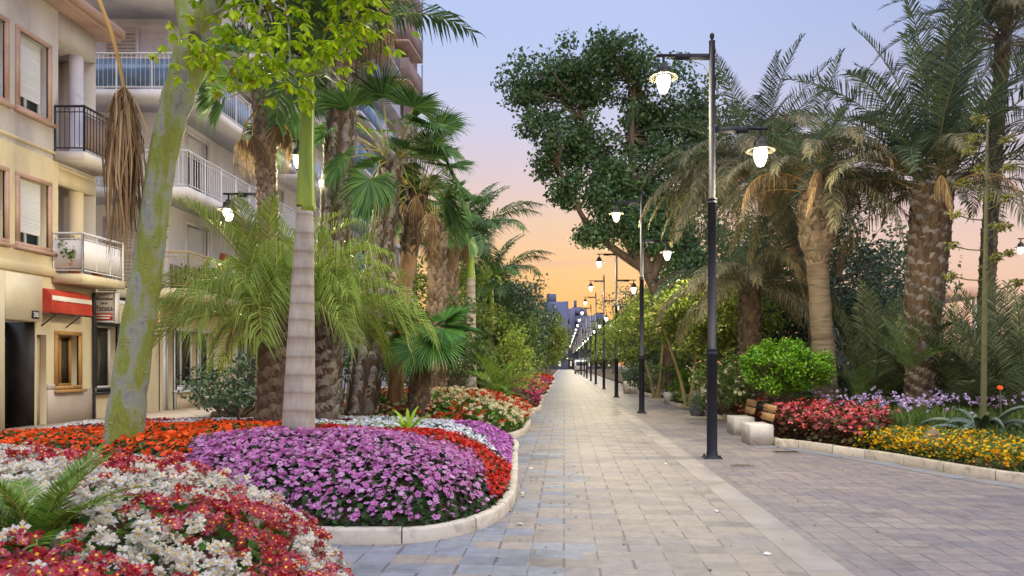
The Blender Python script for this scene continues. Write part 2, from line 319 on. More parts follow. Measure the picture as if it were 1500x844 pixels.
MT['fuchsia'] = leafy('fuchsia_petal', ['#c01a70', '#d83a8a', '#b01560'], .5, .3)
# buildings
MT['cream_wall'] = solid('cream_render', ['#96908f', '#b1aaa6', '#bbb4ae', '#c4bcb4'], .85, .8, stretch=(1, 1, .3), bump=.12, bscale=30)
MT['yellow_lamplit_wall'] = solid('yellow_lamplit_render', ['#a89c86', '#c2b494', '#ccbd9e', '#d2c5a8'], .85, .9, stretch=(1, 1, .3), bump=.12, bscale=30)  # yellow of the shop walls; on the cream house, lamp glow as colour
MT['white_wall'] = solid('white_render', ['#aba8ac', '#c4c0c2', '#cfcacb', '#d6d2d0'], .85, .8, stretch=(1, 1, .3), bump=.1, bscale=30)
MT['portal'] = solid('pale_stone_cladding', ['#bfb29a', '#cdc2ab', '#d5cab4'], .6, .9)
MT['lavtile'] = solid('grey_wall_tiles', ['#a99c95', '#b8aaa0'], .5, 1)
MT['trim'] = solid('brown_pink_trim', ['#a08070', '#b09080', '#b89a88'], .7, 2)
MT['shutter'] = solid('white_roller_shutter', ['#b9b9be', '#cccccf'], .6, 1.5, stretch=(.2, .2, 20))
MT['alu'] = solid('white_aluminium', ['#c0c0c4', '#d2d2d4'], .4, 3)
MT['blackrail'] = solid('black_iron', ['#222227', '#303036'], .5, 5)
MT['goldrail'] = solid('cream_iron', ['#a89468', '#bba87a'], .5, 5)
MT['glass'] = glass('window_glass', '#3f4a52')
MT['glass_b'] = glass('blue_glass', '#6d87a8')
MT['glass_w'] = glass('shop_glass', '#5a554a')
MT['shade_dark'] = solid('dark_door', ['#25221f', '#38332e'], .5, 3)
MT['awning'] = solid('red_awning_cloth', ['#a03022', '#b03c2a', '#ba4836'], .85, 4, bump=.05)
MT['awn_white'] = solid('white_awning_cloth', ['#c8c0b4', '#d8d0c4'], .8, 4)
MT['signboard'] = solid('sign_face', ['#b8b2b2', '#c6c0bd'], .5, 2)
MT['signred'] = solid('sign_red', ['#9c1f16', '#ad2a1e'], .5, 2)
MT['ink'] = solid('sign_ink', ['#20222e', '#2a2d3a'], .5, 2)
MT['white_paint'] = solid('white_paint', ['#d8d8d4', '#e2e2de'], .5, 2)
MT['woodframe'] = solid('varnished_window_timber', ['#9a7440', '#b58a50'], .5, 4, stretch=(6, 6, 1))
MT['brown_wall'] = solid('brown_render', ['#74605a', '#82706a'], .8, 1)
MT['brown_rail'] = solid('mauve_brown_parapet', ['#7d6a68', '#8c7876'], .8, 1)
MT['lav_wall'] = solid('lavender_render', ['#a9a8bc', '#bab8c8', '#c2c0cc'], .85, 1)
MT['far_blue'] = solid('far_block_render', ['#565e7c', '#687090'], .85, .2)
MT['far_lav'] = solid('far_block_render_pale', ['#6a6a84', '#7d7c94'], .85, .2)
MT['terra'] = solid('terracotta', ['#9a5a3a', '#b06e48'], .8, 5)
MT['brick'] = solid('painted_brick', ['#b08c4a', '#c8b89a', '#cfc6ba'], .8, 1.5)

# ------------------------------------------------------------------ leaf and flower shapes
LEAF = (np.array([[0, 0, 0], [-.33, .45, .09], [0, .5, -.02], [.33, .45, .09], [0, 1, -.1]]), np.array([[0, 2, 1], [0, 3, 2], [1, 2, 4], [2, 3, 4]]))
ROUND = (np.array([[0, 0, 0], [-.42, .3, .05], [-.4, .75, .03], [0, 1, -.06], [.4, .75, .03], [.42, .3, .05]]), np.array([[0, 5, 4, 3], [0, 3, 2, 1]]))
BLADE = (np.array([[-.5, 0, 0], [.5, 0, 0], [.38, .55, .1], [-.38, .55, .1], [0, 1, .0]]), None)
def petals(n, r, w, cup, inner=.12):
    V, Fc = [], []
    for k in range(n):
        a = 2*PI*k/n
        def p(rad, off, z): return [rad*math.cos(a+off), rad*math.sin(a+off), z]
        i = len(V); V += [p(inner, 0, 0), p(r*.7, -w, cup*.7), p(r, 0, cup), p(r*.7, w, cup*.7)]
        Fc.append([i, i+1, i+2, i+3])
    return np.array(V), np.array(Fc)
PETUNIA = petals(5, 1, .62, .18)
PETUNIA = (PETUNIA[0], PETUNIA[1])
def disc(n, r, z): return (np.array([[r*math.cos(2*PI*k/n), r*math.sin(2*PI*k/n), z] for k in range(n)]), np.array([list(range(n))]))
EYE = disc(5, .3, .07)
FOUR = petals(4, 1, .6, .35)
SIX = petals(6, 1, .5, .25)
def joined(V5):  # whole flower as one island so that it has one colour
    V, Fc = V5; V = V.copy(); n = len(Fc)
    V2 = np.vstack([[0, 0, 0], V]); F2 = [[0, f[1]+1, f[2]+1, f[3]+1] for f in Fc]
    return V2, np.array(F2)
PETUNIA = joined(PETUNIA); FOURJ = joined(FOUR); SIXJ = joined(SIX)
def pompon():
    V, Fc = [[0, 0, .1]], []
    for ring, (r, z, n) in enumerate([(.45, .5, 6), (.8, .3, 8), (1, 0, 9)]):
        for k in range(n):
            a = 2*PI*(k + ring*.4)/n; i = len(V); w = PI/n*.95
            V += [[r*math.cos(a-w)*.85, r*math.sin(a-w)*.85, z*.9], [r*math.cos(a), r*math.sin(a), z], [r*math.cos(a+w)*.85, r*math.sin(a+w)*.85, z*.9]]
            Fc.append([0, i, i+1, i+2])
    return np.array(V), np.array(Fc)
POMPON = pompon()

# ------------------------------------------------------------------ planting beds
def inpoly(p, poly):
    x, y = p[:, 0], p[:, 1]; c = np.zeros(len(p), bool); n = len(poly)
    for i in range(n):
        (x1, y1), (x2, y2) = poly[i], poly[(i+1) % n]
        k = ((y1 > y) != (y2 > y)) & (x < (x2-x1)*(y-y1)/((y2-y1) if y2 != y1 else 1e-9) + x1); c ^= k
    return c
def edged(p, poly):
    d = np.full(len(p), 1e9); n = len(poly)
    for i in range(n):
        a = np.array(poly[i]); b = np.array(poly[(i+1) % n]); ab = b-a
        t = np.clip(((p-a) @ ab)/(ab @ ab + 1e-12), 0, 1); d = np.minimum(d, np.linalg.norm(p-(a+t[:, None]*ab), axis=1))
    return d
def smooth_poly(poly, n=80):
    p = np.asarray(poly, float); p = np.vstack([p[-1], p, p[0], p[1]]); m = len(p)-3
    t = np.linspace(0, m, n, endpoint=False); i = t.astype(int); f = (t-i)[:, None]; a, b, c, d = p[i], p[i+1], p[i+2], p[i+3]
    return .5*(2*b+(c-a)*f+(2*a-5*b+4*c-d)*f**2+(3*b-a-3*c+d)*f**3)
def wob(p, s=1.0, k=0):
    x, y = p[:, 0]*s, p[:, 1]*s
    return (np.sin(1.7*x+2.3*y+k)+np.sin(2.9*x-1.3*y+1.3+k)+np.sin(.9*x+3.7*y+2.1*k+.5))/3
class Bed:
    def __init__(s, poly, base, H, k, amp=.05, n=90, kerbname='kerb', kerbh=.12, kerbw=.1, extra=None):
        s.poly = smooth_poly(poly, n); s.base, s.H, s.k, s.amp, s.extra = base, H, k, amp, extra
        c = s.poly.mean(0)
        g = G(); n = len(s.poly); nx = np.roll(s.poly, -1, 0)-np.roll(s.poly, 1, 0); nr = norm(np.stack([nx[:, 1], -nx[:, 0]], 1))
        area = np.sum(s.poly[:, 0]*np.roll(s.poly[:, 1], -1)-np.roll(s.poly[:, 0], -1)*s.poly[:, 1])
        if area < 0: nr = -nr
        s.nr = nr
        # kerb: single stones with open joints
        k_ = np.arange(n); seg = np.linalg.norm(np.roll(s.poly, -1, 0)-s.poly, axis=1); j0 = 0
        while j0 < n:
            j1, acc = j0, 0.
            while j1 < n and acc < .62: acc += seg[j1]; j1 += 1
            ids = [q % n for q in range(j0, j1+1)]; pi = s.poly[ids].copy(); ni = nr[ids]
            e0 = norm(pi[1]-pi[0])*.005; e1 = norm(pi[-2]-pi[-1])*.005; pi[0] += e0; pi[-1] += e1; m = len(ids); dz = rng.uniform(-.004, .004); dx = rng.uniform(-.004, .004)
            po = pi+ni*(kerbw+dx); rings = [(po, 0.), (po, kerbh-.018+dz), (po-ni*.018, kerbh+dz), (pi+ni*.01, kerbh+dz), (pi, kerbh-.01+dz), (pi, 0.)]
            V = np.concatenate([np.column_stack([r, np.full(m, z)]) for r, z in rings]); q = np.arange(m-1)
            g.add(V, np.concatenate([np.stack([a*m+q, a*m+q+1, (a+1)*m+q+1, (a+1)*m+q], 1) for a in range(5)])); g.add(V, [[a*m for a in range(6)], [a*m+m-1 for a in range(5, -1, -1)]]); j0 = j1
        tag(g.build(kerbname, MT['kerb']), kind='structure')
        # soil mound
        g = G(); R = 14; V = []
        for j in range(R): p = c+(s.poly-c)*(1-j/(R-.9)); V.append(np.column_stack([p, s.h(p)-.05]))
        V = np.concatenate(V); Fc = [np.stack([j*n+k_, j*n+(k_+1) % n, (j+1)*n+(k_+1) % n, (j+1)*n+k_], 1) for j in range(R-1)]
        g.add(V, np.concatenate(Fc)); g.add(V[-n:], [list(range(n))]); tag(g.build('soil', MT['soil']), kind='structure')
    def h(s, p):
        d = edged(p, s.poly); H = s.H*(s.extra(p) if s.extra else 1); return s.base+H*(1-np.exp(-d/s.k))+s.amp*wob(p, 1.6)*np.minimum(1, d/.4)
    def normal(s, p):
        e = .04; hx = (s.h(p+[e, 0])-s.h(p-[e, 0]))/(2*e); hy = (s.h(p+[0, e])-s.h(p-[0, e]))/(2*e)
        return norm(np.column_stack([-hx, -hy, np.ones(len(p))]))
    def sample(s, n, zone=None, margin=0., lo=None, hi=None):
        lo = s.poly.min(0) if lo is None else lo; hi = s.poly.max(0) if hi is None else hi; out = []
        tot = 0
        for _ in range(40):
            p = rng.uniform(lo, hi, (n*2, 2)); k = inpoly(p, s.poly)
            p = p[k]
            if zone is not None: p = p[zone(p)]
            if margin: p = p[edged(p, s.poly) > margin]
            # more plants where the mound is steep, so that its sides are covered too
            nz = s.normal(p)[:, 2]; p = p[rng.random(len(p)) < np.clip(.45/np.maximum(nz, .2), 0, 1)]
            out.append(p); tot += len(p)
            if tot >= n: break
        return np.concatenate(out)[:n]
def plant(bed, name, label, cat_leaf, leafmat, nleaf, leafsize, layers, zone=None, lift=.0, box_=None, tilt=.5, leaf_tpl=ROUND, thin=0):
    """ground-cover planting: leaves plus flowers, one uncountable mass"""
    lo, hi = (None, None) if box_ is None else (np.array(box_[:2], float), np.array(box_[2:], float))
    g = G(); mats = [leafmat]
    p = bed.sample(nleaf, zone, 0, lo, hi); nm = norm(bed.normal(p)+rng.normal(size=(len(p), 3))*.55)
    T = np.column_stack([p, bed.h(p)+rng.uniform(-.04, lift+.02, len(p))])
    g.inst(leaf_tpl, orient(nm, rng.uniform(0, 2*PI, len(p)), rng.uniform(.6, 1.25, len(p))*leafsize), T, 0)
    for tpl, mat, n, size, l0, l1 in layers:
        p = bed.sample(n, zone, 0, lo, hi)
        if thin: p = p[rng.random(len(p)) < np.clip(.28+edged(p, bed.poly)/thin, 0, 1)]
        N0 = bed.normal(p); nm = norm(N0+rng.normal(size=(len(p), 3))*tilt*.6)
        T = np.column_stack([p, bed.h(p)])+N0*rng.uniform(l0, l1, len(p))[:, None]
        M = orient(nm, rng.uniform(0, 2*PI, len(p)), rng.uniform(.55, 1.3, len(p))*size)
        if isinstance(tpl, list):
            for t, m in zip(tpl, mat): 
                if m not in mats: mats.append(m)
                g.inst(t, M, T, mats.index(m))
        else:
            if mat not in mats: mats.append(mat)
            g.inst(tpl, M, T, mats.index(mat))
    o = g.build(name, mats); tag(o, label, cat_leaf, kind='stuff'); return o
def begonias(bed, name, label, nclust, blooms, leafmat, nleaf, kinds, zone=None, lift=.12, csize=.05, bsize=.022, leafsize=.08, patch=1.2, box_=None, bias=0.):
    """begonia mass: every head is a cluster of four-petalled blooms; colours grow in patches"""
    lo, hi = (None, None) if box_ is None else (np.array(box_[:2], float), np.array(box_[2:], float))
    g = G(); mats = [leafmat]+[k for k in kinds]+[MT['stamen']]
    p = bed.sample(nleaf, zone, 0, lo, hi); nm = norm(bed.normal(p)+rng.normal(size=(len(p), 3))*.6)
    T = np.column_stack([p, bed.h(p)+rng.uniform(-.05, lift, len(p))])
    g.inst(ROUND, orient(nm, rng.uniform(0, 2*PI, len(p)), rng.uniform(.6, 1.3, len(p))*leafsize), T, 0)
    p = bed.sample(nclust, zone, 0, lo, hi); N0 = bed.normal(p); C = np.column_stack([p, bed.h(p)])+N0*rng.uniform(lift*.5, lift*1.25, len(p))[:, None]
    kind = ((wob(p, patch)+rng.normal(size=len(p))*.4+(bias(p) if callable(bias) else bias)) > 0).astype(int)
    for q in (0, 1):
        c = C[kind == q]; n0 = N0[kind == q]
        if not len(c): continue
        D = rand_unit(len(c)*blooms); D[:, 2] = np.abs(D[:, 2])*.9; D = norm(D+np.repeat(n0, blooms, 0)*.5)
        B = np.repeat(c, blooms, 0)+D*csize*rng.uniform(.55, 1.1, (len(D), 1))
        M = orient(norm(D+rng.normal(size=D.shape)*.4), rng.uniform(0, 2*PI, len(D)), rng.uniform(.7, 1.25, len(D))*bsize)
        g.inst(FOURJ, M, B, 1+q); g.inst(disc(4, .28, .2), M, B, 3)
    o = g.build(name, mats); tag(o, label, 'flowers', kind='stuff'); return o

# ------------------------------------------------------------------ palms
def feather(seed, L, ll, pairs, e0, bend, vee=.35, w=.028, droop=.25, fwd=.55, bare=.12, sag=0., rach=.016):
    """one pinnate frond in the XZ plane starting at the origin; returns leaflet and rachis geometry"""
    r = np.random.default_rng(seed); n = 24; t = np.linspace(0, 1, n); ang = e0-bend*(t**1.35)
    d = np.column_stack([np.cos(ang), np.zeros(n), np.sin(ang)]); pts = np.vstack([[0, 0, 0], np.cumsum(d[:-1]*L/(n-1), 0)])
    pts[:, 1] += sag*t**2*L
    ts = np.linspace(bare, .995, pairs); V, Q, T3 = [], [], []
    for tt in ts:
        for sd in (-1, 1):
            u = min(tt+r.uniform(-.006, .006), .998); i = min(int(u*(n-1)), n-2); f = u*(n-1)-i
            p = pts[i]*(1-f)+pts[i+1]*f; T = norm(pts[i+1]-pts[i]); S = np.array([0, sd, 0.]); N = norm(np.cross(T, np.array([0, 1., 0]))); N = N if N[2] > 0 or abs(ang[i]) > 1.4 else -N
            prof = max(.22, math.sin(PI*min(1, .16+.84*u)**.85)**.6) if u < .97 else .35
            l = ll*prof*r.uniform(.85, 1.12); fw = fwd+.7*u*u
            dr = norm(S*1.0+T*fw+N*(vee+r.uniform(-.2, .2)))
            ww = w*r.uniform(.8, 1.1); W = norm(np.cross(dr, N)+N*r.uniform(-.5, .5))*ww*.5
            m = p+dr*l*.5+np.array([0, 0, -droop*l*.1]); tip = p+dr*l*.93+np.array([0, 0, -droop*l*r.uniform(.5, 1.3)])
            b = len(V); V += [p-W*.6, p+W*.6, m+W, m-W, tip]; Q.append([b, b+1, b+2, b+3]); T3.append([b+3, b+2, b+4])
    return np.array(V), np.array(Q), np.array(T3), pts, np.linspace(rach, rach*.25, n)
def feather_mesh(name, mats, *a, **k):
    V, Q, T3, pts, rr = feather(*a, **k); g = G(); g.add(V, Q, 0); 
    g.L.append(T3.ravel()); g.S.append(np.full(len(T3), 3)); g.MI.append(np.zeros(len(T3), int))
    tube(g, pts, rr, 5, 1); return mesh_of(g, name, mats)
def fan(seed, Lp, R, e0, bend, segs=30, spread=1.95, droop=.35, rach=.014, fused=.55, dish=.25, curl=0.):
    r = np.random.default_rng(seed); n = 10; t = np.linspace(0, 1, n); ang = e0-bend*t**1.4
    d = np.column_stack([np.cos(ang), np.zeros(n), np.sin(ang)]); pts = np.vstack([[0, 0, 0], np.cumsum(d[:-1]*Lp/(n-1), 0)])
    h = pts[-1]; a = ang[-1]-.25; T = np.array([math.cos(a), 0, math.sin(a)]); S = np.array([0, 1., 0]); N = np.cross(T, S); N = N if N[2] > 0 else -N
    V, Fc = [], []; da = spread*2/segs
    def pt(th, rad, lift): return h+(T*math.cos(th)+S*math.sin(th))*rad+N*lift
    for k in range(segs):
        th = -spread+(k+.5)*da; lr = R*(.78+.22*math.cos(th*.7))*r.uniform(.92, 1.06); f = fused*r.uniform(.85, 1.05)
        b = len(V); dz = np.array([0, 0, -1.])
        dish_l = dish*lr*abs(math.sin(th))*.5
        V += [h+N*.005, pt(th-da*.5, lr*f, -.02*lr+dish_l*f), pt(th, lr*f, .022*lr+dish_l*f), pt(th+da*.5, lr*f, -.02*lr+dish_l*f), pt(th-da*.2, lr*(f+.25), dish_l*(f+.2))+dz*droop*lr*.13, pt(th+da*.2, lr*(f+.25), dish_l*(f+.2))+dz*droop*lr*.13, pt(th+r.uniform(-.05, .05), lr*(1-.12*droop), dish_l)+dz*droop*lr*r.uniform(.3, .75)]
        Fc += [[b, b+1, b+2], [b, b+2, b+3], [b+1, b+4, b+2], [b+2, b+4, b+5], [b+2, b+5, b+3], [b+4, b+6, b+5]]
    return np.array(V), np.array(Fc), pts, np.linspace(rach*1.3, rach*.7, n)
def fan_mesh(name, mats, *a, **k):
    V, Fc, pts, rr = fan(*a, **k); g = G(); g.add(V, Fc, 0); tube(g, pts, rr, 5, 1); return mesh_of(g, name, mats)
def mesh_of(g, name, mats):
    o = g.build(name, mats); me = o.data; bpy.data.objects.remove(o); return me
def put(name, me, parent, loc, rz=0, s=1., tilt=0.):
    o = bpy.data.objects.new(name, me); COL.objects.link(o); o.parent = parent
    o.location = tuple(float(a) for a in (np.asarray(loc)-parent_world(parent))); o.rotation_euler = (tilt, 0, rz); o.scale = (s, s, s); return o
BOOT = (np.array([[-.5, 0, 0], [.5, 0, 0], [.36, .42, .6], [-.36, .42, .6], [-.16, .85, 1.0], [.18, .8, 1.06], [.2, -.05, 1.08], [-.2, -.05, 1.02]]),
        np.array([[0, 1, 2, 3], [3, 2, 5, 4], [4, 5, 6, 7], [0, 3, 4, 7], [1, 6, 5, 2]]))
def boots(g, path, rad, size, per_turn=8, gap=.5, mi=1, out=1.0, t0=0., t1=1.):
    """old leaf bases set in a spiral up the trunk"""
    path = np.asarray(path); n = len(path); seg = np.linalg.norm(np.diff(path, axis=0), axis=1); S = np.concatenate([[0], np.cumsum(seg)]); L = S[-1]
    cnt = max(6, int((t1-t0)*L/(size*gap)*per_turn)); i = np.arange(cnt); s = (t0+(t1-t0)*(i+.5)/cnt)*L
    c = np.stack([np.interp(s, S, path[:, k]) for k in range(3)], 1); r = np.interp(s, S, rad); a = i*2*PI*(3/per_turn+.013)+rng.normal(size=cnt)*.08
    o = np.column_stack([np.cos(a), np.sin(a), np.zeros(cnt)]); sidev = np.column_stack([-np.sin(a), np.cos(a), np.zeros(cnt)]); up = np.tile([0, 0, 1.], (cnt, 1))
    w = 2*PI*r/per_turn*1.05
    sidev = norm(sidev+rng.normal(size=(cnt, 1))*.16*up); up = norm(up+sidev*rng.normal(size=(cnt, 1))*.2)
    M = np.stack([sidev*w[:, None], o*(size*.45*out*rng.uniform(.7, 1.3, cnt))[:, None], up*(size*rng.uniform(.85, 1.2, cnt))[:, None]], -1)
    g.inst(BOOT, M, c+o*(r*.93)[:, None], mi)
def palm(name, label, upts, dep, mats_trunk, bootspec, fronds, base_z=.1, trunk_n=40, group=None, cat='palm tree', noise_amp=.03):
    """upts: (u, v, width px) up the bole in the photograph; the crown sits at the last one"""
    q = np.array([[X(u, dep), dep, Z(v, dep), w/F*dep/2] for u, v, w in upts]); q[0, 2] = min(q[0, 2], base_z)
    sp = spline(q, trunk_n); path, rad = sp[:, :3], sp[:, 3]*(1+noise_amp*rng.normal(size=trunk_n))
    root = thing(name, label, cat, path[0], group)
    g = G(); tube(g, path, rad, 14, 0)
    if bootspec: boots(g, path, rad, **bootspec)
    g.build('trunk', mats_trunk, root, smooth=False)
    top = path[-1]
    for nm, meshes, k, spin0, up, s in fronds:
        for i in range(k):
            me = meshes[i % len(meshes)]; a = spin0+i*2.39996+rng.uniform(-.2, .2)
            off = np.array([math.cos(a), math.sin(a), 0])*rad[-1]*.7
            put(nm, me, root, top+off+[0, 0, up+rng.uniform(-.1, .1)], a, s*rng.uniform(.88, 1.1), rng.uniform(-.25, .25))
    return root, path, rad

R_ = math.radians
class K: pass
# frond mesh families (shared by all copies)
K.wash = [fan_mesh('fan_frond', [MT['fan'], MT['petiole']], s, 1.0, .74, R_(e), R_(b), droop=dr*1.3, segs=46, spread=2.05, fused=.48, dish=.4) for s, e, b, dr in ((1, 78, 20, .2), (2, 60, 30, .3), (3, 42, 40, .4), (4, 25, 45, .5), (5, 5, 50, .6), (6, 55, 25, .3), (7, -20, 40, .7))]
K.washlow = [K.wash[k] for k in (3, 4, 6)]
K.washup = [K.wash[k] for k in (0, 1, 2, 5, 3)]
K.fanb = [fan_mesh('bright_fan_frond', [MT['fan_b'], MT['petiole']], s, .55, .75, R_(e), R_(b), droop=dr, segs=44, spread=2.2) for s, e, b, dr in ((11, 70, 20, .15), (12, 45, 30, .2), (13, 20, 30, .3), (14, 0, 35, .35))]
K.skirt = [fan_mesh('dry_fan_frond', [MT['dry'], MT['dryp']], s, .8, .7, R_(e), R_(b), droop=1.4, spread=1.0, segs=22, fused=.4) for s, e, b in ((21, -40, 45), (22, -58, 30), (23, -25, 60))]
K.roy = [feather_mesh('royal_frond', [MT['royal'], MT['shaft']], s, 2.3, .62, 55, R_(e), R_(b), vee=.15, w=.035, droop=.5) for s, e, b in ((31, 80, 50), (32, 62, 80), (33, 45, 95), (34, 25, 90))]
K.date = [feather_mesh('date_frond', [MT['date'], MT['dpetiole']], s, 2.9, .5, 62, R_(e), R_(b), vee=.45, w=.026, droop=.15, sag=sg) for s, e, b, sg in ((41, 82, 45, .02), (42, 68, 60, -.05), (43, 52, 75, .05), (44, 36, 80, -.04), (45, 18, 75, .05))]
K.datelow = [feather_mesh('browned_frond', [MT['date_b'], MT['dpetiole']], s, 2.6, .48, 55, R_(e), R_(b), vee=.1, w=.028, droop=.55, sag=sg) for s, e, b, sg in ((51, 30, 95, .05), (52, 12, 85, -.06), (53, -8, 75, .04), (54, 45, 110, 0.))]
K.datedry = [feather_mesh('dry_frond', [MT['dry'], MT['dryp']], s, 2.5, .27, 60, R_(e), R_(b), vee=-.5, w=.02, droop=1.6, fwd=2.0) for s, e, b in ((61, 42, 140), (62, 20, 112), (63, 55, 150))]
K.jelly = [feather_mesh('jelly_frond', [MT['jelly'], MT['petiole']], s, 2.15, .78, 50, R_(e), R_(b), vee=1.0, w=.019, droop=.95, sag=sg, bare=.2, fwd=.85) for s, e, b, sg in ((71, 80, 60, .04), (72, 64, 90, -.05), (73, 50, 110, .05), (74, 32, 110, -.03), (75, 14, 85, .03))]
K.cyc = [feather_mesh('cycad_frond', [MT['cycad'], MT['petiole']], s, .72, .17, 42, R_(e), R_(b), vee=.3, w=.013, droop=.08, bare=.08, rach=.007) for s, e, b in ((81, 75, 45), (82, 55, 60), (83, 35, 60), (84, 15, 50))]
K.juv = [feather_mesh('young_date_frond', [MT['juv'], MT['dpetiole']], s, 2.5, .45, 55, R_(e), R_(b), vee=.4, w=.024, droop=.15) for s, e, b in ((91, 85, 25), (92, 74, 35), (93, 62, 45), (94, 46, 50))]
K.juvg = [feather_mesh('green_date_frond', [MT['midtree'], MT['dpetiole']], s, 2.2, .42, 50, R_(e), R_(b), vee=.4, w=.024, droop=.2) for s, e, b in ((95, 80, 35), (96, 64, 50), (97, 46, 60))]

# ------------------------------------------------------------------ broadleaf trees and shrubs
def leaf_mass(g, C, Rr, n, size, mi, tpl=LEAF, up=.5):
    """n leaves spread through clumps C with radii Rr"""
    w = Rr**2; k = rng.choice(len(C), n, p=w/w.sum()); d = rand_unit(n)*(rng.random((n, 1))**.45)
    p = C[k]+d*Rr[k][:, None]*np.array([1, 1, .75]); nm = norm(rng.normal(size=(n, 3))+np.array([0, 0, up])+d*.7)
    g.inst(tpl, orient(nm, rng.uniform(0, 2*PI, n), rng.uniform(.65, 1.3, n)*size), p, mi)
def broadleaf(name, label, base, trunk, blobs, nclump, nleaf, size, leafmat, barkmat, clump=.55, group=None, cat='tree', r0=.2, tpl=LEAF, shell=.55, stems=None):
    """trunk: world points; blobs: (centre xyz, radii xyz)"""
    root = thing(name, label, cat, base, group); g = G()
    tr = spline(np.array(trunk, float), 14); tube(g, tr, np.linspace(r0, r0*.45, 14), 9, 0)
    for s_ in (stems or []): q = spline(np.array(s_, float), 10); tube(g, q, np.linspace(r0*.75, r0*.25, 10), 7, 0)
    starts = [tr[k] for k in range(5, 14)]+[spline(np.array(s_, float), 10)[k] for s_ in (stems or []) for k in (4, 6, 8, 9)]
    vol = np.array([b[1][0]*b[1][1]*b[1][2] for b in blobs])**(2/3); kk = rng.choice(len(blobs), nclump, p=vol/vol.sum())
    d = rand_unit(nclump)*(shell+(1-shell)*rng.random((nclump, 1)))*np.where(rng.random((nclump, 1)) < .25, .6, 1)
    C = np.array([np.array(blobs[k][0])+d[i]*np.array(blobs[k][1]) for i, k in enumerate(kk)])
    C[:, 2] = np.maximum(C[:, 2], base[2]+.15)
    ST = np.array(starts)
    for c in C:
        s0 = ST[np.argmin(np.linalg.norm(ST-c, axis=1)+rng.uniform(0, .8, len(ST)))]; L = np.linalg.norm(c-s0)
        mid = (s0+c)/2+rng.normal(size=3)*.08*L+np.array([0, 0, .08*L])
        q = spline([s0, mid, c], 6); tube(g, q, np.linspace(min(r0*.3, .02+.012*L), .008, 6), 5, 0, cap=False)
    g.build('trunk', barkmat, root, smooth=True)
    g = G(); leaf_mass(g, C, rng.uniform(.6, 1.25, nclump)*clump, nleaf, size, 0, tpl); g.build('crown', leafmat, root)
    return root
def shrub(name, label, base, rx, ry, rz, n, size, leafmat, clumps=40, clump=None, group=None, cat='shrub', flowers=None, lift=.5):
    b = np.array(base, float); root = thing(name, label, cat, b, group)
    d = rand_unit(clumps); d[:, 2] = np.abs(d[:, 2])*1.2-.2; d = norm(d)*rng.uniform(.55, 1, (clumps, 1)); C = b+[0, 0, rz*lift]+d*[rx, ry, rz]
    C[:, 2] = np.maximum(C[:, 2], b[2]+.08); g = G()
    for c in C[:24]: tube(g, spline([b, (b+c)/2+rng.normal(size=3)*.05, c], 5), np.linspace(.025, .006, 5), 5, 0, cap=False)
    g.build('stem', MT['bark'], root); g = G(); leaf_mass(g, C, rng.uniform(.7, 1.25, clumps)*(clump or .3*rx), n, size, 0); g.build('foliage', leafmat, root)
    if flowers:
        m, k, sz = flowers; g = G(); q = rng.choice(clumps, k); o = rand_unit(k); o[:, 2] = np.abs(o[:, 2]); p = C[q]+o*(clump or .3*rx)*rng.uniform(.8, 1.15, (k, 1))
        g.inst(SIXJ, orient(o+rng.normal(size=o.shape)*.3, rng.uniform(0, 6, k), rng.uniform(.7, 1.3, k)*sz), p, 0); g.build('blossom', m, root)
    return root
# ------------------------------------------------------------------ world, sun, camera
w = bpy.data.worlds.new('World'); sc.world = w; w.use_nodes = True; nt = w.node_tree; nt.nodes.clear()
out = nt.nodes.new('ShaderNodeOutputWorld'); bg = nt.nodes.new('ShaderNodeBackground')
tc = nt.nodes.new('ShaderNodeTexCoord'); sp = nt.nodes.new('ShaderNodeSeparateXYZ'); nt.links.new(tc.outputs['Generated'], sp.inputs[0])
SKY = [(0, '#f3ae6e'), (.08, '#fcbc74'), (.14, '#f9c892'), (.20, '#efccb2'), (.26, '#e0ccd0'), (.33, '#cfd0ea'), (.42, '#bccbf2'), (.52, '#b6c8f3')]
r = ramp(nt, [c for _, c in SKY]+[tuple(1.9*x for x in (.50, .545, .69)), tuple(2.5*x for x in (.53, .565, .67))], [p for p, _ in SKY]+[.72, 1.0])  # overhead steps above the view brightened to add fill light
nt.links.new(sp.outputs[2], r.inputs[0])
# a few thin cloud streaks low over the horizon
mp = nt.nodes.new('ShaderNodeMapping'); mp.inputs['Scale'].default_value = (3, 3, 26); mp.inputs['Location'].default_value = (.3, 0, .4); nt.links.new(tc.outputs['Generated'], mp.inputs['Vector'])
cn = noise(nt, 1.6, 5, .55, mp.outputs['Vector']); cr = ramp(nt, [(0, 0, 0), (1, 1, 1)], [.60, .74]); nt.links.new(cn.outputs[0], cr.inputs[0])
band = ramp(nt, [(0, 0, 0), (.6, .6, .6), (.45, .45, .45), (0, 0, 0)], [.06, .15, .36, .42]); nt.links.new(sp.outputs[2], band.inputs[0])
cm = mul(nt, cr.outputs[0], band.outputs[0]); mixc = nt.nodes.new('ShaderNodeMix'); mixc.data_type = 'RGBA'
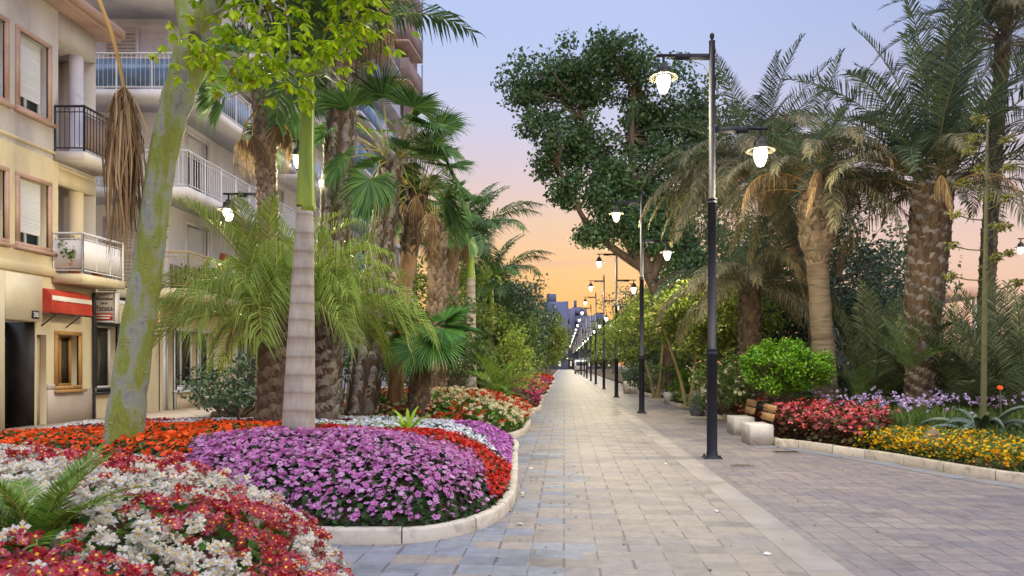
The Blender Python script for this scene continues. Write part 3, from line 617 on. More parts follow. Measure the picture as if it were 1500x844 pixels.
# the afterglow is orange ahead and fades to pale pink peach towards the sea side
r2 = ramp(nt, ['#e9b79a', '#efc2a8', '#eecab8', '#e4cac6', '#d4c6d4', '#bfc0de', '#aebbe3', '#a6b7e5'], [.0, .08, .14, .20, .26, .33, .42, .52]); nt.links.new(sp.outputs[2], r2.inputs[0])
az = nt.nodes.new('ShaderNodeMapRange'); az.inputs[1].default_value = .12; az.inputs[2].default_value = .45; nt.links.new(sp.outputs[0], az.inputs[0])
lo_ = nt.nodes.new('ShaderNodeMapRange'); lo_.inputs[1].default_value = .56; lo_.inputs[2].default_value = .5; nt.links.new(sp.outputs[2], lo_.inputs[0])
am = nt.nodes.new('ShaderNodeMath'); am.operation = 'MULTIPLY'; nt.links.new(az.outputs[0], am.inputs[0]); nt.links.new(lo_.outputs[0], am.inputs[1])
mz = nt.nodes.new('ShaderNodeMix'); mz.data_type = 'RGBA'; nt.links.new(am.outputs[0], mz.inputs[0]); nt.links.new(r.outputs[0], mz.inputs[6]); nt.links.new(r2.outputs[0], mz.inputs[7])
nt.links.new(cm, mixc.inputs[0]); nt.links.new(mz.outputs[2], mixc.inputs[6]); mixc.inputs[7].default_value = (*lin('#c9a9ae'), 1)
# the physical sky, after sunset ahead of the camera, adds its own slight warmth
sk = nt.nodes.new('ShaderNodeTexSky'); sk.sky_type = 'NISHITA'; sk.sun_disc = False; sk.sun_elevation = math.radians(1.5); sk.sun_rotation = math.radians(8)
add = mul(nt, mixc.outputs[2], sk.outputs[0], 'ADD', .012)
bk = nt.nodes.new('ShaderNodeMapRange'); bk.inputs[1].default_value = .1; bk.inputs[2].default_value = -.6; bk.inputs[3].default_value = 1; bk.inputs[4].default_value = 1.55; nt.links.new(sp.outputs[1], bk.inputs[0])  # sky behind the camera brightened as added fill light
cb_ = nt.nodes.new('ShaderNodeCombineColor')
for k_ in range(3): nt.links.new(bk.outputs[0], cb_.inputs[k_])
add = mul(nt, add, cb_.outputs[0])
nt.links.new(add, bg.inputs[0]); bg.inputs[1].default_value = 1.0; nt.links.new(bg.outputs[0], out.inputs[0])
sun = bpy.data.lights.new('Sun', 'SUN'); sun.energy = 1.0; sun.angle = math.radians(45); sun.color = (1, .95, .90)
so = bpy.data.objects.new('Sun', sun); COL.objects.link(so); so.rotation_euler = Vector((-.5, .65, -.85)).to_track_quat('-Z', 'Y').to_euler()
cam = bpy.data.cameras.new('Camera'); cam.sensor_fit = 'HORIZONTAL'; cam.sensor_width = 36; cam.lens = F/1500*36; cam.shift_x = -(VX-750)/1500; cam.shift_y = (VY-422)/1500
cam.clip_end = 6000; cam.clip_start = .05; cam.dof.use_dof = True; cam.dof.focus_distance = 11; cam.dof.aperture_fstop = 7.0
co = bpy.data.objects.new('Camera', cam); COL.objects.link(co); co.location = (0, 0, HC); co.rotation_euler = (math.pi/2, 0, 0); sc.camera = co
sc.view_settings.view_transform = 'Standard'; sc.view_settings.look = 'None'; sc.view_settings.gamma = 1; sc.view_settings.exposure = 0
sc.cycles.use_denoising = True
sc.cycles.max_bounces = 6; sc.cycles.diffuse_bounces = 3; sc.cycles.glossy_bounces = 2; sc.cycles.transmission_bounces = 3; sc.cycles.sample_clamp_indirect = 4

# ------------------------------------------------------------------ ground
def sheet(name, x0, x1, y0, y1, z, m, nx=1, ny=1):
    g = G(); xs = np.linspace(x0, x1, nx+1); ys = np.linspace(y0, y1, ny+1)
    V = [[x, y, z] for y in ys for x in xs]; g.add(V, [[j*(nx+1)+i, j*(nx+1)+i+1, (j+1)*(nx+1)+i+1, (j+1)*(nx+1)+i] for j in range(ny) for i in range(nx)])
    return tag(g.build(name, m), kind='structure')
sheet('ground', -2500, 2500, -300, 4000, -.03, MT['ground'])
sheet('sea', 34, 2500, -200, 4000, -.005, MT['sea'])
sheet('promenade', -9.8, 1.69, -6, 190, 0, MT['pave'])
sheet('plaza', 2.0, 16, -6, 190, 0, MT['plaza'])
g = G(); 
for y in np.arange(-6, 190, 1.2): bbox(g, 1.69, 2.0, y, y+1.192, -.02, .005, .004)
tag(g.build('drain_channel', MT['strip']), kind='structure')
g = G(); box(g, -11.7, -9.8, -6, 190, -.02, .1); tag(g.build('pavement', MT['walk']), kind='structure')
g = G(); bbox(g, -9.8, -9.65, -6, 190, -.02, .115, .015); tag(g.build('kerb', MT['kerb']), kind='structure')
# blue-grey stone borders around the beds
def border(pts, wd, z=.004):
    p = spline(pts, 60); t = norm(np.gradient(p, axis=0)); nr = np.column_stack([t[:, 1], -t[:, 0]]); ww = wd
    V = np.concatenate([np.column_stack([p, np.full(60, z)]), np.column_stack([p+nr*ww, np.full(60, z)])]); k = np.arange(59)
    g = G(); g.add(V, np.stack([k, k+1, k+61, k+60], 1)); tag(g.build('paving_border', MT['blue']), kind='structure')

# ------------------------------------------------------------------ buildings
FX = -11.6
def facade(g, ycuts, zcuts, holes, x=FX, depth=.25, mi=0, sill_mi=None):
    """street front on the plane x with real openings (y0,y1,z0,z1) and reveals"""
    ys = sorted(set(ycuts+[h[0] for h in holes]+[h[1] for h in holes])); zs = sorted(set(zcuts+[h[2] for h in holes]+[h[3] for h in holes]))
    for a, b in zip(ys, ys[1:]):
        for c, d in zip(zs, zs[1:]):
            if any(h[0] <= a+1e-6 and b <= h[1]+1e-6 and h[2] <= c+1e-6 and d <= h[3]+1e-6 for h in holes): continue
            g.add([[x, a, c], [x, b, c], [x, b, d], [x, a, d]], [[0, 1, 2, 3]], mi)
    for a, b, c, d in holes:
        q = x-depth
        g.add([[x, a, c], [x, b, c], [q, b, c], [q, a, c], [x, a, d], [x, b, d], [q, b, d], [q, a, d]], [[0, 1, 2, 3], [7, 6, 5, 4], [0, 3, 7, 4], [1, 5, 6, 2]], mi)
def window(parent, y0, y1, z0, z1, x=FX, kind='shutter', trim='trim', proud=.04, split=2, open_=.2, glassm='glass'):
    fr = G(); t = .09
    for a, b, c, d in ((y0-t, y1+t, z1, z1+t), (y0-t, y1+t, z0-t, z0), (y0-t, y0, z0, z1), (y1, y1+t, z0, z1)): box(fr, x-.03, x+proud, a, b, c, d)
    box(fr, x-.03, x+.13, y0-.13, y1+.13, z0-t-.07, z0-t-.004)
    wd = fr.build('window', MT[trim], parent); q = x-.2
    s = G(); f = .045
    for a, b, c, d in ((y0, y1, z1-f, z1), (y0, y1, z0, z0+f), (y0, y0+f, z0+f, z1-f), (y1-f, y1, z0+f, z1-f)): box(s, q-.02, q+.04, a, b, c, d)
    for k in range(1, split): ym = y0+(y1-y0)*k/split; box(s, q-.02, q+.03, ym-.025, ym+.025, z0+f, z1-f)
    s.build('sash', MT['alu' if trim != 'woodframe' else 'woodframe'], wd)
    p = G(); box(p, q-.03, q-.022, y0, y1, z0, z1); p.build('pane', MT[glassm], wd)
    if kind == 'shutter':
        sh = G(); zz = z0+(z1-z0)*open_
        n = int((z1-zz)/.055)
        for k in range(n): za = zz+(z1-zz)*k/n; zb = zz+(z1-zz)*(k+1)/n; sh.add([[q+.06, y0+f, za], [q+.06, y1-f, za], [q+.075, y1-f, (za+zb)/2], [q+.075, y0+f, (za+zb)/2], [q+.06, y0+f, zb], [q+.06, y1-f, zb]], [[0, 1, 2, 3], [3, 2, 5, 4]])
        sh.build('roller_shutter', MT['shutter'], wd)
    return wd
def railing(parent, path, z0, z1, mat, step=.11, bar=.009, panel=None, post=.9, name='railing'):
    g = G(); path = [np.array(p, float) for p in path]
    for a, b in zip(path, path[1:]):
        L = np.linalg.norm(b-a); d = (b-a)/L; n = max(1, int(L/step))
        for z, r in ((z1, .028), (z0+.08, .016), (z1-.13, .012)): tube(g, [[*a, z], [*b, z]], r, 6)
        for k in range(n+1): q = a+d*L*k/n; tube(g, [[*q, z0+.08], [*q, z1-.02]], bar, 4, cap=False)
        m = max(1, int(L/post))
        for k in range(m+1): q = a+d*L*k/m; tube(g, [[*q, z0], [*q, z1]], .022, 6)
    o = g.build(name, MT[mat], parent)
    if panel:
        p = G()
        for a, b in zip(path, path[1:]):
            d = norm(b-a); n = np.array([d[1], -d[0]])*.006; p.add([[*(a+n), z0+.12], [*(b+n), z0+.12], [*(b+n), z1-.16], [*(a+n), z1-.16], [*(a-n), z0+.12], [*(b-n), z0+.12], [*(b-n), z1-.16], [*(a-n), z1-.16]], [[0, 1, 2, 3], [7, 6, 5, 4], [0, 4, 5, 1], [3, 2, 6, 7]])
        p.build('panel', MT[panel], o)
    return o
def slab(parent, x0, x1, y0, y1, z0, z1, mat, name='balcony'):
    g = G(); bbox(g, x0, x1, y0, y1, z0, z1, .02); return g.build(name, MT[mat], parent)

b1 = thing('apartment_house', 'cream apartment house with brown cornice, white roller shutters and a red awning over its shop', 'building', (FX, 14, 0))
g = G(); Y0, Y1, YE = 9.0, 15.66, 16.9
holes1 = [(14.0, 14.98, 0, 2.37), (15.02, 15.3, 0, 2.1), (15.62, 16.3, .9, 2.15)]
winY = [(14.52, 15.34), (13.25, 14.15), (11.6, 12.5)]
upper = [(a, b, 4.05, 5.45) for a, b in winY]+[(a, b, 6.95, 8.55) for a, b in winY]
facade(g, [Y0, YE], [0, 3.5], holes1, mi=1)  # lamp glow painted in: the two lower floors take yellow instead of cream
facade(g, [Y0, Y1], [3.5, 6.1], upper[:3], mi=1)
facade(g, [Y0, Y1], [6.1, 9.55], upper[3:], mi=0)
box(g, -16, FX-.002, YE, YE+.02, 0, 9.5, 0); box(g, -16, -12.9, Y1, YE, 3.5, 9.5, 0)
g.build('wall', [MT['cream_wall'], MT['yellow_lamplit_wall']], b1)
for zf, zt in ((3.5, 6.06), (6.3, 8.9)):   # loggia floors
    g = G(); box(g, -12.9, FX-.004, Y1+.003, YE-.003, zf-.26, zf); g.build('loggia_floor', MT['cream_wall'], b1)
    g = G(); lathe(g, [(.17, zf), (.17, zf+.05), (.15, zf+.08), (.15, zt+.2)], (FX-.22, 16.55, 0), 18); g.build('column', MT['yellow_lamplit_wall' if zf < 4 else 'lav_wall'], b1, smooth=True)
    g = G(); box(g, -12.93, -12.86, 15.85, 16.6, zf, zf+2.1); g.build('door', MT['trim' if zf < 4 else 'lavtile'], b1)
g = G(); box(g, -12.9, FX+.0, Y1+.004, YE, 5.95, 6.02); box(g, FX-.2, FX+.002, Y1+.004, YE, 5.6, 5.945); g.build('lintel', MT['yellow_lamplit_wall'], b1)
g = G(); box(g, -12.9, FX+.0, Y1+.004, YE, 8.9, 9.54); g.build('lintel', MT['cream_wall'], b1)
g = G(); box(g, FX-1, FX+.45, Y0, 17.2, 9.56, 9.66); box(g, FX-1, FX+.52, Y0, 17.25, 9.664, 9.86); g.build('cornice', MT['trim'], b1)
g = G(); box(g, -15, FX-.8, Y0, 16.6, 9.87, 13.5); g.build('attic_wall', MT['cream_wall'], b1)
g = G(); bbox(g, FX-.06, FX+.07, Y0, Y1+.2, 3.42, 3.62); bbox(g, FX-.06, FX+.05, Y0, Y1-.01, 6.2, 6.27); g.build('string_course', MT['yellow_lamplit_wall'], b1)
for a, b, c, d in upper: window(b1, a, b, c, d, open_=.18)
# second-floor balcony, black railing; first-floor balcony with white frame and glass
s = slab(b1, FX+.005, FX+.72, 15.5, 16.85, 6.08, 6.29, 'cream_wall'); railing(s, [(FX+.02, 15.54), (FX+.68, 15.54), (FX+.68, 16.8)], 6.29, 7.32, 'blackrail', panel=None, step=.1)
p = G(); box(p, FX+.655, FX+.665, 15.58, 16.78, 6.4, 7.15); p.build('screen', MT['brown_wall'], s)
s = slab(b1, FX+.005, FX+.72, 15.45, 16.95, 3.3, 3.5, 'yellow_lamplit_wall'); railing(s, [(FX+.02, 15.49), (FX+.68, 15.49), (FX+.68, 16.9)], 3.5, 4.42, 'alu', step=.45, bar=.014, panel='white_wall')
# ground floor
g = G(); bbox(g, FX-.01, FX+.16, 12, 13.98, 0, 3.36); bbox(g, FX-.01, FX+.16, 13.985, 14.99, 2.38, 3.36); g.build('portal', MT['portal'], b1)
g = G(); box(g, FX-.7, FX-.02, 14.97, 14.985, 0.02, 2.37); box(g, FX-.66, FX-.6, 13.99, 14.965, .02, 2.36); dr = g.build('door', MT['shade_dark'], b1)
g = G()
for k in range(9): tube(g, [[FX-.57, 14.05+k*.1, .1], [FX-.57, 14.05+k*.1, 2.3]], .012, 5)
for z in (.12, .9, 1.6, 2.28): tube(g, [[FX-.57, 14.0, z], [FX-.57, 14.95, z]], .018, 5)
g.build('grille', MT['dark_metal'], dr)
g = G(); box(g, FX-.18, FX-.14, 15.03, 15.29, .02, 2.09); g.build('shop_shutter', MT['brick'], b1)
g = G(); bbox(g, FX-.01, FX+.03, 15.31, YE, 0, .87, .006); bbox(g, FX-.01, FX+.03, 15.31, 15.6, .872, 1.0, .006); g.build('dado', MT['lavtile'], b1)
window(b1, 15.62, 16.3, .95, 2.12, kind='none', trim='woodframe', split=2, glassm='glass_w')
g = G(); tube(g, [[FX+.05, 16.78, .1], [FX+.05, 16.78, 3.2]], .035, 8); g.build('downpipe', MT['dark_metal'], b1)
def text(body, size, mat, parent, loc, rot=(PI/2, 0, 0), ext=.003, name='lettering', align='CENTER'):
    c = bpy.data.curves.new(name, 'FONT'); c.body = body; c.size = size; c.extrude = ext; c.align_x = align; c.align_y = 'CENTER'; c.materials.append(MT[mat])
    o = bpy.data.objects.new(name, c); COL.objects.link(o); o.parent = parent; o.location = tuple(np.array(loc)-parent_world(parent)); o.rotation_euler = rot
    bpy.context.view_layer.update(); me = bpy.data.meshes.new_from_object(o.evaluated_get(bpy.context.evaluated_depsgraph_get())); m_ = bpy.data.objects.new(name, me); COL.objects.link(m_); m_.parent = parent; m_.location = o.location; m_.rotation_euler = rot; bpy.data.objects.remove(o); return m_
np_ = thing('number_plate', 'small grey plate with house number 38 beside the entrance portal', 'number plate', (FX+.17, 14.75, 2.47))
g = G(); bbox(g, FX+.162, FX+.175, 14.67, 14.87, 2.43, 2.6, .004); g.build('plate', MT['dark_metal'], np_); text('38', .15, 'white_paint', np_, (FX+.177, 14.77, 2.515), (PI/2, 0, PI/2))
# red awning
aw = thing('awning', 'red shop awning with a white stripe folded against the cream wall', 'awning', (FX, 15.9, 2.5))
g = G(); pr = [(.06, 3.14), (.24, 3.08), (.33, 2.98), (.36, 2.62), (.34, 2.58)]; n = 13; yy = np.linspace(15.0, 16.28, n)
V = []; 
for k, y in enumerate(yy):
    for j, (x, z) in enumerate(pr): V.append([FX+x+(.012*math.sin(k*2.1) if j > 1 else 0), y, z+(.01*math.sin(k*1.7+j) if j > 2 else 0)])
m = len(pr); Fq = [[i*m+j, (i+1)*m+j, (i+1)*m+j+1, i*m+j+1] for i in range(n-1) for j in range(m-1)]
g.add(V, Fq); g.add([V[j] for j in range(m)]+[[FX+.04, 15.0, 2.6]], [list(range(m+1))]); g.add([V[(n-1)*m+j] for j in range(m)]+[[FX+.04, 16.28, 2.6]], [list(range(m, -1, -1))]); g.build('canvas', MT['awning'], aw)
g = G(); g.add([[FX+.345, 15.01, 2.965], [FX+.345, 16.27, 2.965], [FX+.357, 16.27, 2.86], [FX+.357, 15.01, 2.86], [FX+.33, 15.01, 2.965], [FX+.33, 16.27, 2.965]], [[0, 1, 2, 3], [0, 4, 5, 1]]); g.build('stripe', MT['awn_white'], aw)
g = G()
for y in (15.15, 15.9): tube(g, [[FX+.01, y, 2.3], [FX+.3, y+.03, 2.55]], .014, 5)
tube(g, [[FX+.33, 15.0, 2.575], [FX+.33, 16.28, 2.575]], .018, 6); g.build('arm', MT['dark_metal'], aw)
# hanging shop sign, faces the promenade's near end
sg = thing('shop_sign', 'white projecting shop sign with dark lettering and a red panel next to the red awning', 'sign', (FX+.3, 16.95, 2.3))
sx0, sx1, sy = X(132, 16.95), X(168, 16.95), 16.95; sz0, sz1 = Z(472, sy), Z(428, sy)
g = G(); bbox(g, sx0, sx1, sy, sy+.12, sz0, sz1, .008); g.build('board', MT['signboard'], sg)
g = G(); box(g, sx1+.002, sx1+.03, sy-.02, sy+.14, sz0-.03, sz1+.02); box(g, sx0, sx1, sy-.012, sy-.002, sz0+.0, sz0+.02); g.build('edge', MT['white_paint'], sg)
W_ = sx1-sx0; H_ = sz1-sz0
g = G(); box(g, sx0+.02, sx1-.05, sy-.008, sy-.002, sz0+.05, sz0+H_*.29); g.build('panel', MT['signred'], sg)
g = G(); box(g, sx0+.05, sx1-.08, sy-.012, sy-.009, sz0+H_*.20, sz0+H_*.24); box(g, sx0+.1, sx1-.12, sy-.012, sy-.009, sz0+H_*.11, sz0+H_*.155); g.build('stripe', MT['white_paint'], sg)
text('Encurtidos', .105, 'ink', sg, (sx0+W_*.56, sy-.006, sz0+H_*.78)); text('de la', .085, 'ink', sg, (sx0+W_*.58, sy-.006, sz0+H_*.63)); text('Patata', .185, 'ink', sg, (sx0+W_*.56, sy-.006, sz0+H_*.455))
g = G()
for k, (du, dz, r) in enumerate(((.1, .8, .045), (.08, .69, .04), (.11, .43, .045), (.07, .36, .03))): lathe(g, [(r*.3, -.004), (r, -.002), (r*.6, .002), (0.001, .003)], (0, 0, 0), 10); g.V[-1] = np.column_stack([g.V[-1][:, 0]+sx0+W_*du, sy-.006+g.V[-1][:, 2], g.V[-1][:, 1]*1.3+sz0+H_*dz])
g.build('emblem', MT['dark_metal'], sg)
g = G(); tube(g, [[FX-.0, sy+.06, sz1+.05], [sx1, sy+.06, sz1+.05]], .015, 6); 
g.build('bracket', MT['dark_metal'], sg)
# plants on the first-floor balcony
for k, (y, u) in enumerate(((15.62, 0), (16.4, 1))):
    sh = shrub('potted_plant', ('leafy green pot plant at the near end of the white balcony', 'small pot plant behind the middle of the white balcony rail')[k], (FX+.4, y, 3.72), .24, .2, (.42, .3)[k], 260, .09, MT['midtree'], 14, .12, cat='plant')
    g = G(); lathe(g, [(.001, 3.5), (.1, 3.5), (.15, 3.74), (.13, 3.74), (.12, 3.7)], (FX+.4, y, 0), 12); g.build('pot', MT['terra'], sh)

# second house: ground-floor shops, upper floors behind wrap-round balconies
b2 = thing('apartment_block', 'white apartment block with wrap-round balconies and white railings above yellow shop fronts', 'building', (FX, 22, 0))
shop = [(16.95, 17.75, .85, 2.42), (19.85, 20.3, .05, 2.45), (20.4, 21.6, .75, 2.45), (21.75, 22.6, .5, 2.45), (24.2, 26.4, .4, 2.45), (27, 29, .4, 2.45)]
g = G(); facade(g, [16.93, 19.6], [.1, 3.0], shop[:1], x=FX-.03, mi=1); facade(g, [19.6, 34], [.1, 3.3], shop[1:], mi=1)
box(g, -16, FX-.035, 16.94, 19.9, 3.0, 3.12, 0)
ups = [(a, b, z+.05, z+2.15) for z in (3.6, 6.4, 9.1, 11.8, 14.5) for a, b in ((21, 22.2), (24, 25.2), (27.2, 28.2), (30.5, 31.7))]
facade(g, [20, 34], [3.3, 20], ups, mi=0)
g.add([[-18, 20, 3.12], [FX, 20, 3.12], [FX, 20, 20], [-18, 20, 20]], [[0, 1, 2, 3]], 0); g.add([[-18, 20, 20], [FX, 20, 20], [FX, 34, 20], [-18, 34, 20]], [[0, 1, 2, 3]], 0); g.add([[-18, 34, 0], [FX, 34, 0], [FX, 34, 20], [-18, 34, 20]], [[3, 2, 1, 0]], 0)
g.build('wall', [MT['white_wall'], MT['yellow_lamplit_wall']], b2)
for a, b, c, d in ups: window(b2, a, b, c, d, kind='shutter' if random.random() < .6 else 'none', trim='white_wall', open_=random.choice([.1, .5, .75]))
for a, b, c, d in shop: window(b2, a, b, c, d, x=FX-(.03 if a < 18 else 0), kind='none', trim='dark_metal' if a < 18 else 'alu', glassm='glass_w', split=1 if b-a < .9 else 2)
g = G(); box(g, FX+.004, FX+.03, 20.42, 22.6, .1, .72); g.build('stained_dado', MT['brick'], b2)
for z, rail, pan, sm in ((3.55, 'goldrail', None, 'yellow_lamplit_wall'), (6.36, 'alu', None, 'white_wall'), (9.06, 'alu', 'glass_b', 'white_wall'), (11.8, 'alu', None, 'white_wall'), (14.5, 'alu', None, 'white_wall')):
    g = G(); prism(g, [(-15.5, 18.9), (FX+1.2, 18.9), (FX+1.2, 26.5), (FX+.004, 26.5), (FX+.004, 19.995), (-15.5, 19.995)], z-.24, z); s = g.build('balcony', MT[sm], b2)
    railing(s, [(-15.4, 18.96), (FX+1.15, 18.96), (FX+1.15, 26.4)], z, z+1.02, rail, step=.13, bar=.011, panel=pan)
    s = slab(b2, FX+.004, FX+1.2, 27.2, 33.8, z-.24, z, sm); railing(s, [(FX+.03, 27.25), (FX+1.15, 27.25), (FX+1.15, 33.7)], z, z+1.02, rail, step=.13, bar=.011, panel=pan)
    # shuttered door and window on the end wall
    for xa, xb, top, m_ in ((-13.35, -12.5, 2.1, 'lavtile'), (-14.9, -14.0, 2.1, 'shutter')):
        g = G(); box(g, xa-.08, xb+.08, 19.93, 19.996, z, z+top+.1); d = g.build('door', MT['white_wall'], b2); g = G()
        for k in range(20): box(g, xa, xb, 19.91+.0, 19.926, z+.02+k*top/20, z+.02+(k+.85)*top/20)
        g.build('shutter', MT[m_], d)
g = G(); box(g, FX+.006, FX+.04, 20.1, 26.4, 3.56, 4.4); g.build('dado', MT['brown_wall'], b2)
g = G(); lathe(g, [(.001, 0), (.12, .02), (.2, .2), (.19, .42), (.09, .55), (.12, .62), (.001, .63)], (FX+.1, 23.1, 4.55), 14); g.build('wall_vase', MT['terra'], b2)
sh = shrub('balcony_plant', 'dark leafy plants standing behind the cream balcony railing', (FX+.7, 20.3, 3.56), .9, .4, .6, 500, .12, MT['darktree'], 24, .2, cat='plant')
# third: lavender block; fourth: brown tower with deep parapet balconies
b3 = thing('lavender_block', 'pale lavender block with blue glazed balconies behind the tall palm trunks', 'building', (FX, 38, 0))
g = G(); w3 = [(a, a+1.3, z+.1, z+2.2) for z in np.arange(3.5, 23, 2.8) for a in (36, 39, 42)]; facade(g, [34.4, 44.5], [0, 25.5], w3)
g.add([[-20, 34.4, 0], [FX, 34.4, 0], [FX, 34.4, 25.5], [-20, 34.4, 25.5]], [[0, 1, 2, 3]]); g.add([[-20, 34.4, 25.5], [FX, 34.4, 25.5], [FX, 44.5, 25.5], [-20, 44.5, 25.5]], [[0, 1, 2, 3]]); g.build('wall', MT['lav_wall'], b3)
for a, b, c, d in w3: window(b3, a, b, c, d, kind='none', trim='alu', glassm='glass_b')
for z in np.arange(3.4, 23, 2.8):
    s = slab(b3, FX+.004, FX+1.1, 35.4, 44, z-.2, z, 'lav_wall'); g = G(); box(g, FX+1.0, FX+1.06, 35.45, 43.95, z+.02, z+1.0); box(g, FX+.02, FX+.995, 35.45, 35.5, z+.02, z+1.0); g.build('balcony_glass', MT['glass_b'], s)
b4 = thing('brown_tower', 'tall brown apartment tower with boxy mauve balconies against the sky', 'building', (FX, 49, 0))
g = G(); w4 = [(a, a+1.2, z+.9, z+2.2) for z in np.arange(4.5, 38, 2.68) for a in (48.2, 51)]; facade(g, [46.9, 54], [0, 41], w4)
g.add([[-20, 46.9, 0], [FX, 46.9, 0], [FX, 46.9, 41], [-20, 46.9, 41]], [[0, 1, 2, 3]]); g.add([[-20, 54, 0], [FX, 54, 0], [FX, 54, 41], [-20, 54, 41]], [[3, 2, 1, 0]]); g.add([[-20, 46.9, 41], [FX, 46.9, 41], [FX, 54, 41], [-20, 54, 41]], [[0, 1, 2, 3]]); g.build('wall', MT['brown_wall'], b4)
for a, b, c, d in w4: window(b4, a, b, c, d, kind='none', trim='alu', glassm='glass_b')
for z in np.arange(20.65, 39, 2.68):
    g = G(); prism(g, [(-12.3, 46.0), (-10.45, 46.0), (-10.2, 49.4), (FX+.004, 49.4), (FX+.004, 46.89), (-12.3, 46.89)], z-.15, z); s = g.build('balcony', MT['trim'], b4)
    g = G()
    for a, b in (((-12.3, 46.0), (-10.45, 46.0)), ((-10.45, 46.0), (-10.2, 49.4))):
        a, b = np.array(a), np.array(b); d = norm(b-a); nn = np.array([-d[1], d[0]])*.1; prism(g, [tuple(a), tuple(b), tuple(b+nn), tuple(a+nn)], z+.001, z+1.45+(0 if a[0] < -11 else -.15))
    g.build('parapet', MT['brown_rail'], s)
    g = G(); box(g, -10.32, -10.24, 49.5, 49.55, z, z+2.5); g.build('screen', MT['glass_b'], s)

MT['glass_far'] = glass('far_window_glass', '#3a4056', .2); MT['shoplight'] = emit('lit_shop_window', (1, .84, .5), 1.0)
# town at the far end
rb = np.random.default_rng(3)
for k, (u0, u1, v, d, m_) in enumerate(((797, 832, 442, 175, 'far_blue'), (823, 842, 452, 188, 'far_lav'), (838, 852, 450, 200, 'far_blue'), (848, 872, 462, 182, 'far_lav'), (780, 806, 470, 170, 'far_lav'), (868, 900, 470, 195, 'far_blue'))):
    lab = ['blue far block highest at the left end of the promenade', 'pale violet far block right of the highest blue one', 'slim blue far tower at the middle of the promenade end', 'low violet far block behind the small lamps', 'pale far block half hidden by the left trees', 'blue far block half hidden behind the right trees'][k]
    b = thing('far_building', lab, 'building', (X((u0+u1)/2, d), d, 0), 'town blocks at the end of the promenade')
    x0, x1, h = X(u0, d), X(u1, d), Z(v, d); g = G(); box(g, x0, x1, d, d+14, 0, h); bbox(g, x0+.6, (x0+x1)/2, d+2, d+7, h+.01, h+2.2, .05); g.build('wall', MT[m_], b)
    wm = None
    for z in np.arange(3.2, h-2, 3.1):
        for x in np.arange(x0+.9, x1-1, 2.3):
            if wm is None:
                g = G(); box(g, x, x+1.2, d-.06, d+.02, z, z+1.5); o = g.build('window', MT['glass_far'], b); wm = (o, x, z)
            else:
                o = wm[0].copy(); COL.objects.link(o); o.location = (x-wm[1], 0, z-wm[2])
    g = G(); box(g, x0, x1, d-.9, d-.02, 2.6, 2.9); g.build('shop_canopy', MT['white_wall'], b)
    for q_ in range(2):
        xa = x0+(x1-x0)*(.15+.45*q_+.05*(k % 3)); g = G(); box(g, xa, xa+(x1-x0)*.10, d-.05, d+.02, .8, 2.2); g.build('lit_shop_front', MT['shoplight'], b)

# ------------------------------------------------------------------ lamp posts
BULB = bpy.data.lights.new('Bulb', 'POINT'); BULB.energy = 400; BULB.color = (1, .87, .57); BULB.shadow_soft_size = .05
def lamp_post(label, x, y, flip=1):
    root = thing('lamp_post', label, 'lamp post', (x, y, 0), 'double-armed lamp posts along the promenade'); c = (x, y, 0)
    g = G(); bbox(g, x-.14, x+.14, y-.14, y+.14, 0, .02, .01)
    for sx in (-.1, .1):
        for sy in (-.1, .1): lathe(g, [(.018, .02), (.018, .05), (.001, .055)], (x+sx, y+sy, 0), 6)
    g.build('base_plate', MT['lamp'], root)
    g = G(); lathe(g, [(.105, .02), (.088, .05), (.082, .12), (.08, 1.58), (.092, 1.585), (.092, 1.63), (.085, 1.635), (.085, 1.66), (.092, 1.665), (.092, 1.69), (.066, 1.70), (.064, 3.92), (.074, 3.925), (.074, 3.955), (.066, 3.96), (.066, 3.975), (.074, 3.98), (.074, 4.01), (.052, 4.02), (.046, 6.42), (.05, 6.425), (.05, 6.44), (.02, 6.45), (.018, 6.47), (.034, 6.5), (.036, 6.53), (.024, 6.56), (.001, 6.57)], c, 18)
    g.build('pole', MT['lamp'], root, smooth=True)
    for s, z in ((-1*flip, 6.2), (1*flip, 5.07)):
        g = G(); 
        for a, b, h in ((.04, .56, .085), (.54, .86, .035)): 
            x0, x1 = sorted((x+s*a, x+s*b)); bbox(g, x0, x1, y-.025, y+.025, z-(h if h < .05 else h)/2+(.02 if h < .05 else 0), z+h/2+(.02 if h < .05 else 0), .006)
        tube(g, spline([[x+s*.05, y, z-.28], [x+s*.16, y, z-.12], [x+s*.42, y, z-.05]], 8), .006, 5)
        tube(g, [[x+s*.75, y, z], [x+s*.75, y, z-.14]], .02, 8); g.build('arm', MT['lamp'], root)
        lc = (x+s*.75, y, z)
        g = G(); lathe(g, [(.02, -.10), (.055, -.11), (.06, -.15), (.10, -.17), (.11, -.22), (.105, -.24), (.14, -.285), (.225, -.32), (.228, -.328), (.22, -.332), (.12, -.31), (.001, -.3)], lc, 44); sh = g.build('lamp_shade', MT['shade'], root, smooth=True); bl = bpy.data.objects.new('bulb', BULB); COL.objects.link(bl); bl.parent = root; bl.location = (s*.75, 0, z-.62)
        g = G(); lathe(g, [(.105, -.318), (.108, -.36), (.1, -.43), (.08, -.5), (.05, -.555), (.001, -.575)], lc, 18); g.build('globe', MT['globe'], root, smooth=True)
    return root
ordw = ['third', 'fourth', 'fifth', 'sixth', 'seventh', 'eighth', 'ninth', 'tenth', 'eleventh', 'twelfth', 'thirteenth', 'fourteenth', 'fifteenth', 'sixteenth', 'seventeenth', 'eighteenth']
l1 = lamp_post('largest lamp post, black with two lit arms, standing beside the white bench cubes', X(1043, 10.55), 10.55)
